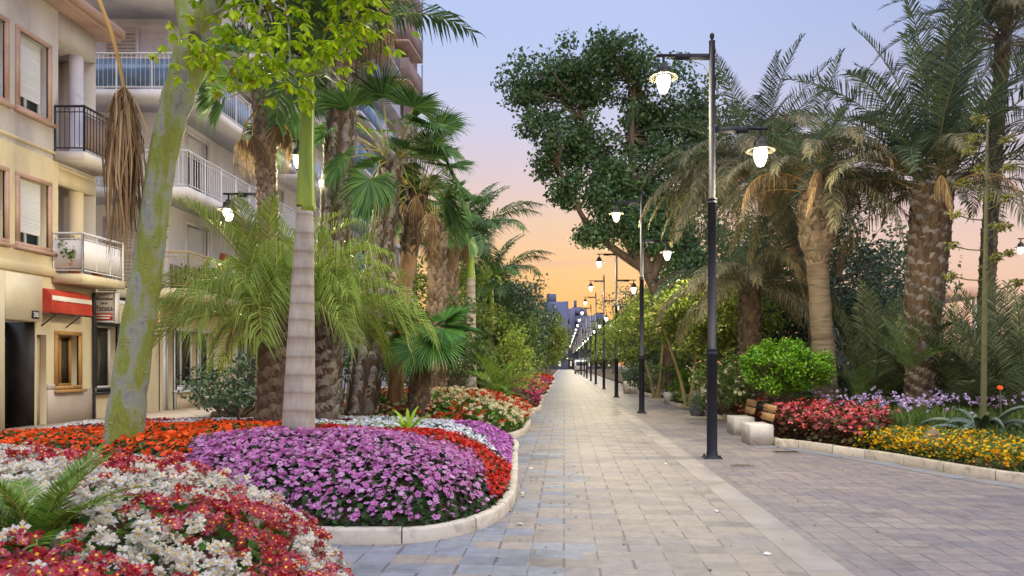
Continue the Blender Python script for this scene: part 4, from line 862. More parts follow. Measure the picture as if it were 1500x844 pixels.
for k in range(1, 18):
    d = 10.55+9.55*k; c = copy_tree(l1); c.location = (X(1043, 10.55)+.02*math.sin(k*3), d, 0)
    c['label'] = 'second lamp post of the receding row, just beyond the largest one' if k == 1 else f'{ordw[k-2]} lamp post of the receding row, counted from the largest one'
c = copy_tree(l1); c.location = (X(386, 14.6), 14.6, 0); c.rotation_euler = (0, 0, PI); c['label'] = 'lamp post among the palms in front of the apartment block balconies'
c = copy_tree(l1); c.location = (X(1524, 26), 26, 0); c['label'] = 'lamp post at the seaward side beyond the tall date palm trunk'
# ------------------------------------------------------------------ left beds
bed1 = Bed([(-1.15, 1.2), (-1.17, 2.6), (-1.22, 3.4), (-1.6, 4.1), (-2.3, 4.6), (-3.4, 5.1), (-5, 5.9), (-6.6, 6.7), (-8.2, 6.6), (-8.7, 4), (-8.5, 1.2), (-5, .6)], .14, .58, .30, .05)
bed2 = Bed([(-2.0, 5.62), (-1.3, 5.62), (-.95, 5.85), (-.72, 6.3), (-.62, 7.0), (-.64, 8), (-.74, 9.5), (-.84, 11), (-.95, 12.1), (-1.5, 12.7), (-3, 13.2), (-6, 13.6), (-8.6, 13.2), (-9.3, 11.5), (-9, 9.5), (-7.3, 8.0), (-5.4, 7.1), (-3.6, 6.1), (-2.7, 5.72)], .12, .52, .5, .05, n=120, extra=lambda p: np.clip(1.12-.09*np.maximum(p[:, 1]-7.2, 0)-.06*np.maximum(-4.5-p[:, 0], 0), .55, 1.12))
bed3 = Bed([(-1.25, 13.1), (-.93, 13.9), (-.88, 15.2), (-.95, 16.8), (-1.5, 17.6), (-3.4, 18.2), (-4.8, 17.8), (-5.4, 16.5), (-5, 14.6), (-3.8, 13.9), (-2.2, 13.3)], .13, .5, .55, .06)

# nearest bed: white and red begonias
begonias(bed1, 'white_and_red_begonias', 'white and red begonias massed in the nearest flower bed', 7200, 11, MT['begleaf'], 20000, (MT['begred'], MT['white']), lift=.17, csize=.052, bsize=.021, leafsize=.05, patch=2.4, zone=lambda p: ((p[:, 0]+2.0)/.26)**2+((p[:, 1]-2.62)/.14)**2 > 1, bias=lambda p: .3-.9*np.exp(-(p[:, 0]+1.2)**2/.25)-.5*np.exp(-((p[:, 0]+3.2)**2+(p[:, 1]-4.5)**2)/.4)+.4*(p[:, 0] < -3.6), box_=(-8.5, 1.6, -1, 6.8))
# second bed, zone by zone
b_p = lambda p: -.68-.22*(p[:, 1]-6.3)
z_purple = lambda p: (p[:, 1] < 7.75+.12*np.sin(2*p[:, 0])) & (p[:, 0] < np.minimum(b_p(p)+.04*np.sin(9*p[:, 1]), -.6)) & (p[:, 0] > -3.85+.15*np.sin(4*p[:, 1]))
z_red = lambda p: ~z_purple(p) & (p[:, 1] < 8.75+.1*np.sin(3*p[:, 0])) & (p[:, 0] > -3.5) | (~z_purple(p) & (p[:, 1] < 8.6) & (p[:, 0] > -.78-.45*(p[:, 1]-7.9)))
z_violet = lambda p: ~z_purple(p) & ~z_red(p) & (p[:, 0] > np.maximum(-.85-.42*(p[:, 1]-8.9), -2.7)+.05*np.sin(8*p[:, 1])) & (p[:, 1] > 8.0)
z_orange = lambda p: (p[:, 0] <= -3.5+.25*np.sin(3*p[:, 1])) & (p[:, 1] < 10.2+.2*np.sin(2*p[:, 0])) & ~z_purple(p)
z_dred = lambda p: (p[:, 0] < -3.2) & (p[:, 1] >= 10.0) & (p[:, 1] < 11.0+.15*np.sin(3*p[:, 0])) & ~z_orange(p)
z_mag = lambda p: (p[:, 1] > 12.2) & ~z_violet(p)
z_white = lambda p: ~z_purple(p) & ~z_red(p) & ~z_violet(p) & ~z_orange(p) & ~z_dred(p) & ~z_mag(p)
PE = [PETUNIA, EYE]
plant(bed2, 'petunias', 'lilac purple petunias mounded behind the white kerb of the second bed', 'flowers', MT['bedleaf'], 9000, .055, [(PE, [MT['purple'], MT['purple_eye']], 5000, .029, .01, .075)], z_purple, tilt=.7, thin=.5)
plant(bed2, 'impatiens', 'bright red impatiens ringing the lilac petunias', 'flowers', MT['bedleaf'], 4500, .055, [(PETUNIA, MT['red'], 2600, .027, .0, .06)], z_red, tilt=.8)
plant(bed2, 'petunias', 'violet petunias spilling over the kerb behind the red ring', 'flowers', MT['bedleaf'], 3500, .055, [(PE, [MT['violet'], MT['purple_eye']], 2700, .026, .0, .06)], z_violet, tilt=.8)
plant(bed2, 'impatiens', 'orange impatiens around the foot of the green spiny trunk', 'flowers', MT['bedleaf'], 11000, .055, [(PETUNIA, MT['orange'], 4600, .028, .0, .06)], z_orange, tilt=.8)
plant(bed2, 'impatiens', 'dark red impatiens strip behind the orange ones', 'flowers', MT['bedleaf'], 3500, .055, [(PETUNIA, MT['magenta'], 500, .026, .0, .05), (PETUNIA, MT['red'], 900, .026, .0, .05)], z_dred, tilt=.8)
plant(bed2, 'alyssum', 'white alyssum carpet in front of the palm trunks', 'flowers', MT['bedleaf'], 3600, .05, [(FOURJ, MT['alys'], 5600, .027, .0, .06)], z_white, tilt=.8)
plant(bed2, 'petunias', 'dark magenta petunias along the back of the second bed', 'flowers', MT['bedleaf'], 3500, .055, [(PETUNIA, MT['magenta'], 3000, .03, .0, .06)], z_mag, tilt=.8)
begonias(bed3, 'white_and_red_begonias', 'cream and dark red begonias bulging over the third bed', 1700, 7, MT['begleaf'], 6500, (MT['red'], MT['cream']), lift=.2, csize=.055, bsize=.03, leafsize=.1, patch=.9, bias=.1, box_=(-6, 13, -.8, 18))
# far beds along the left side
cols_ = [('orange', 'low orange and olive mound just beyond the third bed', 18.6, 20.2, -.98, 'bedleaf'), ('magenta', 'dark bronze mound at the kerb beyond the third bed', 20.4, 23.2, -.86, 'bronze'), ('fuchsia', 'fuchsia flower mound beyond the dark bronze one', 23.6, 26.5, -.9, 'bedleaf'), ('yellow', 'small yellow flower mound among the pink ones', 26.6, 28.2, -1.2, 'bedleaf'), ('pinkred', 'pink flower mound after the yellow one', 28.4, 33, -.9, 'bedleaf'), ('begred', 'crimson flower mound farther down the left kerb', 33.5, 39, -.9, 'bedleaf'), ('fuchsia', 'pink flower mound before the last bend of the left kerb', 40, 49, -.9, 'bedleaf'), ('red', 'last red flower mound at the far end of the left kerb', 50, 62, -.9, 'bedleaf')]
for k, (c, lab, y0, y1, x1, lf) in enumerate(cols_):
    ln = (y1-y0)/2; b = Bed([(x1, y0+ln*.5), (x1+.04, y0+ln), (x1, y1-ln*.5), (x1-.4, y1-.1), (x1-1.6, y1), (x1-2.4, y0+ln), (x1-1.6, y0), (x1-.4, y0+.1)], .15, .45, .4, .05, n=40)
    plant(b, 'bedding_flowers', lab, 'flowers', MT[lf], 1500, .09+.012*k, [(PETUNIA, MT[c], (1300 if k != 1 else 150), .035+.007*k, .0, .08)], None, tilt=.8)
g = G(); bbox(g, -9.6, -3.2, 18.5, 165, -.02, .16, .05); tag(g.build('soil', MT['soil']), kind='structure')
g = G()
for y in np.arange(62, 165, 2.0): bbox(g, -1.25, -1.13, y, y+1.99, -.02, .12, .01)
tag(g.build('kerb', MT['kerb']), kind='structure')
g = G(); box(g, -3.2, -1.25, 62, 165, -.02, .1); tag(g.build('soil', MT['soil']), kind='structure')

# right beds
rb1 = Bed([(3.86, 12.35), (4.0, 12.05), (4.32, 11.45), (4.86, 10.25), (5.24, 9.1), (5.62, 8.3), (6.4, 7.2), (8, 6.2), (12, 5.5), (14, 12), (12, 21), (8, 21.8), (4.6, 21), (4.0, 19.9), (4.3, 17.5), (4.1, 15)], .1, .16, .5, .05, n=140, kerbh=.13)
rb2 = Bed([(3.95, 23.2), (3.85, 25), (3.9, 29), (4.1, 31.5), (6, 32.4), (10, 32), (11, 24), (7, 22.6), (4.6, 22.7)], .12, .2, .5, .05, n=70)
g = G(); bbox(g, 4.2, 15, 33.5, 165, -.02, .14, .05); tag(g.build('soil', MT['soil']), kind='structure')
border([(5.95, 7.4), (5.5, 8.22), (5.12, 9.05), (4.74, 10.2), (4.2, 11.4), (3.86, 12.1), (3.3, 12.05)][::-1], .3)
border([(4.2, 19), (3.85, 20.2), (3.7, 22), (3.7, 25), (3.75, 29)][::-1], .3)
e1 = lambda p: edged(p, rb1.poly)
z_pr = lambda p: (p[:, 0] < 5.4) & (p[:, 1] > 10.9-.3*np.sin(3*p[:, 0])) & (e1(p) < 1.25) & (p[:, 1] < 13.3)
z_y = lambda p: (p[:, 1] < 10.9) & (p[:, 1] > 8.45) & (e1(p) < 1.0+.2*np.sin(4*p[:, 0])) & (p[:, 0] < 7)
begonias(rb1, 'pink_begonias', 'pink red begonias beside the nearer white bench cube', 330, 7, MT['bronze'], 3400, (MT['pinkred'], MT['begred']), z_pr, lift=.42, csize=.05, bsize=.026, leafsize=.08, patch=2, box_=(3.8, 10.4, 5.6, 13.6))
plant(rb1, 'marigolds', 'yellow marigolds lining the right kerb', 'flowers', MT['midtree'], 5200, .06, [(POMPON, MT['yellow'], 1900, .022, .05, .28)], z_y, lift=.25, box_=(4.4, 8, 7.2, 11.2), tilt=.8, leaf_tpl=LEAF)
z_rb = lambda p: (p[:, 1] > 13.2) & (p[:, 1] < 21.5) & (e1(p) < 1.5) & (p[:, 0] < 7)
begonias(rb1, 'red_begonias', 'dark red begonias behind the two white bench cubes', 480, 5, MT['bronze'], 3200, (MT['red'], MT['pinkred']), z_rb, lift=.3, csize=.05, bsize=.03, leafsize=.08, patch=2, box_=(3.8, 13, 6.5, 21.8))
# tall grass-like clumps with pale lilac heads, and low green filler
def tufts(bed, name, label, n, h, mat, zone, box_, w=.016, flower=None, kind='stuff', blades=14):
    lo, hi = np.array(box_[:2], float), np.array(box_[2:], float); p = bed.sample(n, zone, 0, lo, hi); g = G(); mats = [mat]
    bp = np.repeat(np.column_stack([p, bed.h(p)-.05]), blades, 0)+rng.normal(size=(len(p)*blades, 3))*[.05, .05, 0]
    nb = len(bp); az = rng.uniform(0, 2*PI, nb); ln = h*rng.uniform(.55, 1.15, nb); lean = rng.uniform(.08, .6, nb)
    d = np.column_stack([np.cos(az), np.sin(az), np.zeros(nb)]); s = np.column_stack([-np.sin(az), np.cos(az), np.zeros(nb)])*w*.5
    m = bp+d*(ln*lean*.35)[:, None]+np.array([0, 0, 1.])*(ln*.6)[:, None]; t = bp+d*(ln*lean)[:, None]+np.array([0, 0, 1.])*(ln*(1-.35*lean))[:, None]
    V = np.stack([bp-s, bp+s, m+s*.8, m-s*.8, t-s*.15, t+s*.15], 1).reshape(-1, 3); b = np.arange(nb)[:, None]*6
    g.add(V, np.concatenate([b+[0, 1, 2, 3], b+[3, 2, 5, 4]]))
    if flower:
        fm, k, sz, hh = flower; mats.append(fm); q = rng.choice(len(p), k); c = np.column_stack([p[q], bed.h(p[q])])+rng.normal(size=(k, 3))*[.09, .09, .07]+[0, 0, hh]
        c = np.repeat(c, 6, 0)+rand_unit(k*6)*.028; g.inst(SIXJ, orient(rand_unit(len(c))+[0, 0, .8], rng.uniform(0, 6, len(c)), rng.uniform(.7, 1.3, len(c))*sz), c, 1)
    o = g.build(name, mats); return tag(o, label, 'plants', kind=kind)
tufts(rb1, 'society_garlic', 'pale lilac flower heads on tall green blades behind the yellow marigolds', 420, .5, MT['grass'], lambda p: (p[:, 1] > 11.2+.0*p[:, 0]) & (p[:, 1] < 14) & (e1(p) > .9), (4.6, 11, 8.6, 14), flower=(MT['lilac'], 300, .02, .55))
tufts(rb1, 'garden_grass', 'soft green grass between the marigolds and the lilac flowers', 420, .38, MT['grass'], lambda p: (e1(p) > .7) & (p[:, 1] < 12.2) & (p[:, 1] > 9), (4.8, 8.5, 8.6, 12.2))
tufts(rb1, 'undergrowth', 'mixed low undergrowth across the back of the right bed', 1100, .45, MT['midtree'], lambda p: e1(p) > 1.4, (4.6, 6, 13.8, 21.6), w=.03)
begonias(rb2, 'bedding_flowers', 'pale purple bedding flowers beside the far bench cube', 500, 5, MT['bedleaf'], 2500, (MT['lilac'], MT['violet']), lambda p: edged(p, rb2.poly) < 1.6, lift=.12, csize=.06, bsize=.045, leafsize=.1, patch=1.2, box_=(3.8, 22.6, 7, 32))

# ------------------------------------------------------------------ plants standing in the beds
def clump(name, label, loc, meshes, n, s=1., up=0., cat='plant', group=None, part='frond', core=None):
    root = thing(name, label, cat, loc, group)
    if core:
        g = G(); lathe(g, [(.001, -.1), (core, -.1), (core*1.1, core*.6), (core*.5, core*1.3), (.001, core*1.4)], loc, 10); g.build('stem', MT['fibre'], root)
    for i in range(n): put(part, meshes[i % len(meshes)], root, np.array(loc)+[0, 0, up], i*2.39996+rng.uniform(-.2, .2), s*rng.uniform(.85, 1.1), rng.uniform(-.2, .2))
    return root
clump('cycad', 'green cycad fan of fronds in the nearest bed among white begonias', (-2.02, 2.62, .68), K.cyc, 34, .62, .05, 'cycad', core=.09)
clump('cycad', 'dark cycad at the back of the third bed near the dark bronze mound', (-1.75, 18.3, .4), K.cyc, 22, 1.9, .15, 'cycad', core=.15)
def strap(label, loc, n, L, w_, mat='lime', name='strap_leaf_plant'):
    root = thing(name, label, 'plant', loc)
    for i in range(n):
        a = i*2.39996; e = rng.uniform(.6, 1.35); t = np.linspace(0, 1, 7); ln = L*rng.uniform(.7, 1.1); r_ = ln*(t*math.cos(e)+.25*t**2); z = ln*(t*math.sin(e)-.3*t**2.5)
        wd = w_*np.sin(PI*np.clip(.12+.86*t, 0, 1))**.7; c = np.column_stack([r_*math.cos(a), r_*math.sin(a), z])+loc; s = np.array([-math.sin(a), math.cos(a), 0])
        V = np.concatenate([c-s*wd[:, None]/2, c-[0, 0, .1*w_], c+s*wd[:, None]/2]); k = np.arange(6); g = G(); g.add(V, np.concatenate([np.stack([k, k+7, k+8, k+1], 1), np.stack([k+7, k+14, k+15, k+8], 1)])); g.build('leaf', MT[mat], root, smooth=True)
    return root
strap('bright lime strap leaved plant rising from the red impatiens', (X(598, 8.5), 8.5, .56), 16, .5, .05)
strap('small lime strap leaved plant right of the grey royal palm bole', (X(475, 8.9), 8.9, .52), 9, .34, .04)
strap('lime strap leaved plant low at the foot of the grey palm trunks', (X(512, 8.8), 8.8, .54), 8, .32, .04)
# agave and its flower stalk
ax, ay = X(1440, 10.6), 10.6
root = thing('agave', 'grey green agave with curling leaves behind the marigolds', 'agave', (ax, ay, .2))
for i in range(26):
    a = i*2.39996; e = rng.uniform(.3, 1.35); L = rng.uniform(.75, 1.25); t = np.linspace(0, 1, 10); bend = rng.uniform(1.2, 3.2)
    an = e-bend*t**1.6; dd = np.column_stack([np.cos(an)*math.cos(a), np.cos(an)*math.sin(a), np.sin(an)]); c = np.vstack([[0, 0, 0], np.cumsum(dd[:-1]*L/9, 0)])+[ax, ay, .2]; c[:, 2] = np.maximum(c[:, 2], .22)
    wd = .13*np.sin(PI*np.clip(.3+.7*t, 0, 1))**.8; s = np.array([-math.sin(a), math.cos(a), 0]); nn = np.cross(dd, s)
    V = np.concatenate([c-s*wd[:, None]/2+nn*-.02, c, c+s*wd[:, None]/2-nn*.02, c+nn*.03]); k = np.arange(9); g = G()
    g.add(V, np.concatenate([np.stack([k, k+10, k+11, k+1], 1), np.stack([k+10, k+20, k+21, k+11], 1), np.stack([k+30, k, k+1, k+31], 1), np.stack([k+20, k+30, k+31, k+21], 1)])); g.build('leaf', MT['agave'], root, smooth=True)
g = G(); st = spline([(ax, ay, .2), (ax+.02, ay, 2), (ax+.05, ay, 4), (ax+.07, ay, 5.2)], 14); tube(g, st, np.linspace(.05, .016, 14), 10); o = g.build('flower_stalk', MT['stalk'], root)
for k in range(17):
    z = 2.6+k*.155; a = k*2.2; L = .52-.02*k*.8; b = np.array([ax+.035, ay, z]); e = b+[L*math.cos(a), L*math.sin(a), .12]
    g = G(); tube(g, spline([b, (b+e)/2-[0, 0, .03], e], 5), .01, 5, 1); q = e+np.clip(rng.normal(size=(70, 3)), -1.5, 1.5)*[.06, .06, .03]; g.inst(LEAF, orient(rand_unit(70)+[0, 0, 1.], rng.uniform(0, 6, 70), np.full(70, .06)), q, 0); g.build('flower_head', [MT['umbel'], MT['stalk']], root)
# single orange flower on a thin stem
root = thing('orange_flower', 'single orange flower on a thin stem near the agave', 'flower', (X(1465, 10.4), 10.4, .2)); fx, fz = X(1465, 10.4), Z(568, 10.4)
g = G(); tube(g, [[fx, 10.4, .2], [fx+.02, 10.4, .6], [fx, 10.4, fz]], .008, 5); g.build('stem', MT['stalk'], root); g = G(); g.inst(POMPON, orient(np.array([[-.2, -.7, .6], [.3, -.2, .8]]), np.zeros(2), np.array([.045, .035])), np.array([[fx, 10.4, fz], [fx+.02, 10.42, fz]])); g.build('petals', MT['orange'], root)
def rock(label, c, r, m, seed, name='rock'):
    q = np.random.default_rng(seed); g = G(); n, k = 14, 8; V = []
    for j in range(k+1):
        th = PI*j/k
        for i in range(n):
            ph = 2*PI*i/n; d = np.array([math.sin(th)*math.cos(ph), math.sin(th)*math.sin(ph), math.cos(th)]); f = 1+.16*math.sin(3*ph+seed)*math.sin(2*th)+.1*math.sin(5*ph+2*th*seed)*math.sin(th)+q.normal()*.03*math.sin(th)
            V.append(np.array(c)+d*np.array(r)*f)
    i = np.arange(n); Fq = np.concatenate([np.stack([j*n+i, (j+1)*n+i, (j+1)*n+(i+1) % n, j*n+(i+1) % n], 1) for j in range(k)]); g.add(np.array(V), Fq)
    return tag(g.build(name, MT[m], origin=(c[0], c[1], 0)), label, 'rock')
rock('flat brown rock slab at the right kerb beside the marigolds', (X(1462, 9.0), 9.05, .13), (.36, .24, .09), 'rock2', 4)
rock('grey brown rock leaning against the agave leaves', (X(1368, 9.9), 9.9, .3), (.12, .18, .2), 'rock2', 6)
rock('dark grey upright boulder on the paving left of the white bench cubes', (X(1021, 19.2), 19.2, .28), (.2, .22, .42), 'rock', 9, 'boulder')

# ------------------------------------------------------------------ benches
def bench(label, x0, y0, w_=.42, L=.62, h=.37, back=True):
    root = thing('bench', label, 'bench', (x0+w_/2, y0+L/2, 0), 'white cube benches along the right bed')
    g = G(); bbox(g, x0, x0+w_, y0, y0+L, .03, h, .012); bbox(g, x0+.02, x0+w_-.02, y0+.02, y0+L-.02, 0, .03, .004); g.build('seat', MT['white_conc'], root)
    if back:
        for z in (h+.06, h+.215):
            g = G(); a = .22; b0 = x0+w_-.06+(z-h)*a
            V = [[b0, y0-.02, z], [b0+.035, y0-.02, z-.006], [b0+.035+.13*a, y0-.02, z+.124], [b0+.13*a, y0-.02, z+.13]]; V += [[v[0], y0+L+.02, v[2]] for v in V]
            g.add(V, [[0, 1, 2, 3], [7, 6, 5, 4], [0, 4, 5, 1], [1, 5, 6, 2], [2, 6, 7, 3], [3, 7, 4, 0]]); g.build('back_slat', MT['wood'], root)
        g = G()
        for y in (y0+.1, y0+L-.1): tube(g, [[x0+w_+.005, y, .1], [x0+w_+.01, y, h], [x0+w_+.075, y, h+.36]], .016, 6)
        g.build('back_frame', MT['dark_metal'], root)
    return root
bench('nearer white bench cube with a two-slat timber back beside the pink begonias', X(1099, 12.15), 12.15)
bench('white bench cube with timber back just behind the nearer one', X(1075.5, 13.85), 13.85)
bench('far white bench cube by the pale purple flowers', X(976, 24.5), 24.5, .55, .65, .42)
bench('distant pale bench cube left of the second lamp post', X(915, 33), 33, .62, .7, .6, False)
pl = thing('planter', 'small grey planter box beyond the distant pale bench cube', 'planter', (X(922, 36), 36, 0)); g = G(); bbox(g, X(914, 36), X(931, 36), 36, 36.6, 0, .85, .02); g.build('box', MT['rock'], pl)
g = G(); g.inst(LEAF, orient(rand_unit(160)+[0, 0, .6], rng.uniform(0, 6, 160), np.full(160, .14)), np.array([X(922, 36), 36.3, .92])+rng.normal(size=(160, 3))*[.2, .18, .08]); g.build('foliage', MT['midtree'], pl)
# gratings set in the plaza, litter, fallen leaves
def grate(label, u0, u1, v, L):
    d = HC/(v-VY)*F; x0, x1 = X(u0, d), X(u1, d); root = thing('drain_grate', label, 'drain grate', (x0, d, 0)); g = G(); box(g, x0, x1, d-L/2, d+L/2, .004, .010); g.build('frame', MT['rock2'], root)
    g = G(); n = 11
    for k in range(n): xa = x0+.03+(x1-x0-.06)*k/n; box(g, xa, xa+(x1-x0)/n*.5, d-L/2+.03, d+L/2-.03, .0102, .016)
    g.build('bars', MT['dark_metal'], root)
grate('rusty drain grate on blue paving in front of the nearer bench cube', 1133, 1172, 663, .22)
grate('thin dark drain grate on the paving right of the largest lamp post', 1071, 1103, 682.5, .1)
for k, (u, v) in enumerate(((1124, 813), (1050, 750), (1008, 709), (766, 727), (765, 723.5), (778, 687), (975, 680), (762, 769))):
    d = HC/(v-VY)*F; x = X(u, d); a = k*1.3; g = G(); s_ = .022
    V = [[x+s_*1.6*math.cos(a), d+s_*1.6*math.sin(a), .009], [x-s_*math.sin(a), d+s_*math.cos(a), .02], [x-s_*1.6*math.cos(a), d-s_*1.6*math.sin(a), .009], [x+s_*math.sin(a), d-s_*math.cos(a), .008], [x, d, .022]]
    g.add(V, [[0, 1, 4], [1, 2, 4], [2, 3, 4], [3, 0, 4]]); lab = ['nearest white scrap on the paving by the drain channel', 'white scrap on the paving left of the drain channel', 'white scrap on the paving below the largest lamp post', 'pale scrap near the corner of the petunia kerb', 'smaller pale scrap touching the one near the petunia kerb', 'small pale scrap on the blue paving beside the violet petunias', 'small pale scrap on the paving left of the largest lamp post', 'small pale scrap on the paving below the petunia kerb corner'][k]
    tag(g.build('paper_scrap', MT['white_paint'], origin=(x, d, .006)), lab, 'litter')
n = 260; p = np.column_stack([np.concatenate([rng.normal(-.45, .35, 130), rng.uniform(-1.2, 5, 130)]), np.concatenate([rng.uniform(5, 20, 130), rng.uniform(3.6, 24, 130)])]); p = p[~inpoly(p, bed2.poly) & ~inpoly(p, rb1.poly)]
g = G(); g.inst(LEAF, orient(rng.normal(size=(len(p), 3))*.25+[0, 0, 1.], rng.uniform(0, 6, len(p)), rng.uniform(.02, .05, len(p))), np.column_stack([p, np.full(len(p), .012)])); tag(g.build('fallen_leaves', MT['dry']), 'scattered dry leaves fallen on the paving', 'leaves', kind='stuff')
# ------------------------------------------------------------------ left trees
# silk floss tree: green spiny trunk
D1 = 8.0
q = np.array([(178, 672, 66), (186, 600, 58), (199, 500, 52), (215, 400, 47), (228, 300, 44), (243, 210, 44), (262, 140, 48), (284, 75, 56)], float)
tr = spline(np.array([[X(u, D1), D1, Z(v, D1), w_/F*D1/2] for u, v, w_ in q]), 40); tr[:, 3] *= .86*(1+.03*rng.normal(size=40))
cb = thing('silk_floss_tree', 'silk floss tree with leaning green spiny trunk and bright hanging leaves', 'tree', tr[0, :3])
g = G(); tr[0, 2] = .2; tube(g, tr[:, :3], tr[:, 3], 20)
top = tr[-1, :3]
lm = [[top-[0, 0, .05], P(305, 25, D1), P(322, -40, 7.9), P(340, -150, 7.7)], [top-[.02, 0, .1], P(268, 20, 8.1), P(255, -40, 8.2), P(235, -140, 8.4)]]
for b_, r_ in zip(lm, (.17, .085)): s_ = spline(b_, 14); tube(g, s_, np.linspace(r_, r_*.6, 14), 12)
tw = [[lm[0][2], P(390, -70, 7.4), P(420, 20, 7.1), P(425, 95, 7.0)], [lm[0][2], P(440, -80, 7.3), P(500, 10, 7.1), P(540, 60, 7.1)], [lm[0][1], P(345, 10, 7.6), P(330, 70, 7.4), P(300, 120, 7.3)], [lm[0][2], P(380, -20, 7.3), P(370, 60, 7.2), P(345, 125, 7.2)], [P(425, 95, 7.0), P(455, 110, 6.95), P(490, 85, 6.95), P(520, 50, 6.95)], [lm[0][2], P(480, -60, 7.4), P(520, -10, 7.3), P(525, 30, 7.3)], [P(370, 60, 7.2), P(395, 80, 7.1), P(415, 110, 7.05), P(420, 140, 7.0)]]
LC = []
for b_ in tw:
    s_ = spline(b_, 16); tube(g, s_, np.linspace(.024, .007, 16), 6, cap=False); LC += [s_[k] for k in (5, 7, 8, 9, 10, 11, 12, 13, 14, 15, 15)]
g.build('trunk', MT['ceiba'], cb, smooth=True)
g = G(); n = 420; k = rng.integers(1, 38, n); a = rng.uniform(0, 2*PI, n); o = np.column_stack([np.cos(a), np.sin(a), np.zeros(n)]); M = orient(o, a*0, rng.uniform(.012, .03, n))
CONE = (np.array([[.5, 0, 0], [0, .5, 0], [-.5, 0, 0], [0, -.5, 0], [0, 0, .9]]), np.array([[0, 1, 4], [1, 2, 4], [2, 3, 4], [3, 0, 4]]))
g.inst(CONE, M, tr[k, :3]+o*(tr[k, 3]*.985)[:, None]+np.column_stack([np.zeros((n, 2)), rng.uniform(-.06, .06, n)])); tag(g.build('spines', MT['spine'], cb), kind='stuff')
g = G(); lathe(g, [(.001, .01), (.02, -.01), (.035, .02), (.06, .0), (.065, -.05), (.001, -.06)], (0, 0, 0), 10); g.V[-1] = np.column_stack([g.V[-1][:, 0], -g.V[-1][:, 2], g.V[-1][:, 1]])+P(283, 52, 7.74); g.build('knot', MT['bark'], cb)
g = G(); C = np.array(LC); C = C[rng.integers(0, len(C), 330)]+rng.normal(size=(330, 3))*[.19, .2, .11]+[0, 0, .1]; OB = (np.array([[0, 0, 0], [-.16, .35, .02], [-.22, .7, 0], [0, 1, -.05], [.22, .7, 0], [.16, .35, .02], [0, .5, -.03]]), np.array([[0, 6, 2, 1], [0, 5, 4, 6], [6, 4, 3, 2]]))
for j in range(6):
    az = rng.uniform(0, 6.28, len(C))*0+j*1.047+np.arange(len(C))*1.7; el = rng.uniform(-1.25, -.25, len(C)); y = np.column_stack([np.cos(az)*np.cos(el), np.sin(az)*np.cos(el), np.sin(el)]); x = norm(np.cross(y, [0, 0, 1.])); z = np.cross(x, y)
    M = np.stack([x, y, z], -1)*(rng.uniform(.075, .13, len(C)))[:, None, None]; g.inst(OB, M, C)
g.build('crown', MT['ceiba_leaf'], cb)

# royal palm with ringed grey bole
D2 = 7.8
q = np.array([[X(u, D2), D2, Z(v, D2), w_/F*D2/2] for u, v, w_ in ((437, 670, 50), (437, 640, 47), (440, 540, 41), (443, 430, 33), (446, 340, 26), (447, 305, 23))]); sp_ = spline(q, 40)
ry = thing('royal_palm', 'royal palm with pale ringed grey bole and green crownshaft in the second bed', 'palm tree', (q[0, 0], D2, .3))
g = G(); tube(g, sp_[:, :3], sp_[:, 3]*(1+.012*np.sin(np.arange(40)*1.9)), 24); g.build('trunk', MT['royal_bole'], ry, smooth=True)
c = q[-1, :3]; g = G(); cs = spline(np.array([[*c, .098], [c[0]+.01, D2, c[2]+.02, .105], [c[0]+.01, D2, c[2]+.25, .098], [c[0]+.02, D2, c[2]+.8, .08], [c[0]+.03, D2, c[2]+1.3, .072], [c[0]+.04, D2, c[2]+1.5, .05]]), 20); tube(g, cs[:, :3], cs[:, 3], 18); g.build('crownshaft', MT['shaft'], ry, smooth=True)
for i in range(9): put('frond', K.roy[(0, 1, 0, 2)[i % 4]], ry, cs[-3, :3], 1.2+i*2.39996, 1.15)

W_ = [MT['fibre'], MT['boot']]; WG = [MT['fibre'], MT['boot_g']]; WD = [MT['fibre'], MT['boot_d']]
palm('fan_palm', 'fan palm with dark crown and dry skirt in front of the white balconies', [(394, 600, 34), (392, 500, 30), (392, 330, 27), (388, 200, 29), (386, 140, 30)], 13.6, W_, dict(size=.13, per_turn=10, gap=.6, out=.7), [('frond', K.wash, 22, 0, .1, .85), ('dry_frond', K.skirt, 7, 1, -.25, .8)])
palm('tall_fan_palm', 'tall grey booted fan palm whose crown rises above the picture', [(473, 600, 50), (480, 480, 48), (490, 350, 44), (499, 200, 41), (506, 80, 40), (512, -30, 42), (514, -60, 40)], 13.8, WG, dict(size=.15, per_turn=11, gap=.6, out=.7), [('frond', K.wash, 22, .3, .1, 1.05), ('dry_frond', K.skirt, 26, 1, -.3, 1.25)])
palm('fan_palm', 'thick grey booted fan palm behind the white alyssum', [(528, 606, 50), (540, 520, 44), (552, 420, 38), (565, 320, 34), (574, 240, 32)], 14.2, WG, dict(size=.15, per_turn=11, gap=.6, out=.7), [('frond', K.wash, 26, .6, .1, 1.1), ('dry_frond', K.skirt, 4, 1, -.2, .8)])
palm('fan_palm', 'leaning fan palm with smooth orange brown trunk', [(578, 596, 26), (582, 520, 22), (592, 430, 22), (604, 340, 26), (612, 285, 30)], 14.6, [MT['fibre_o'], MT['boot_d']], dict(size=.2, per_turn=7, gap=.7, out=.8, t0=.72), [('frond', K.wash, 20, .9, .1, .85), ('dry_frond', K.skirt, 4, 1, -.1, .65)])
palm('fan_palm', 'brown fan palm with dry skirt behind the leaning one', [(640, 560, 24), (640, 450, 22), (641, 370, 22), (642, 330, 24)], 18, W_, dict(size=.22, per_turn=8, gap=.6), [('frond', K.wash, 16, .2, .1, .8), ('dry_frond', K.skirt, 5, 1, -.15, .65)])
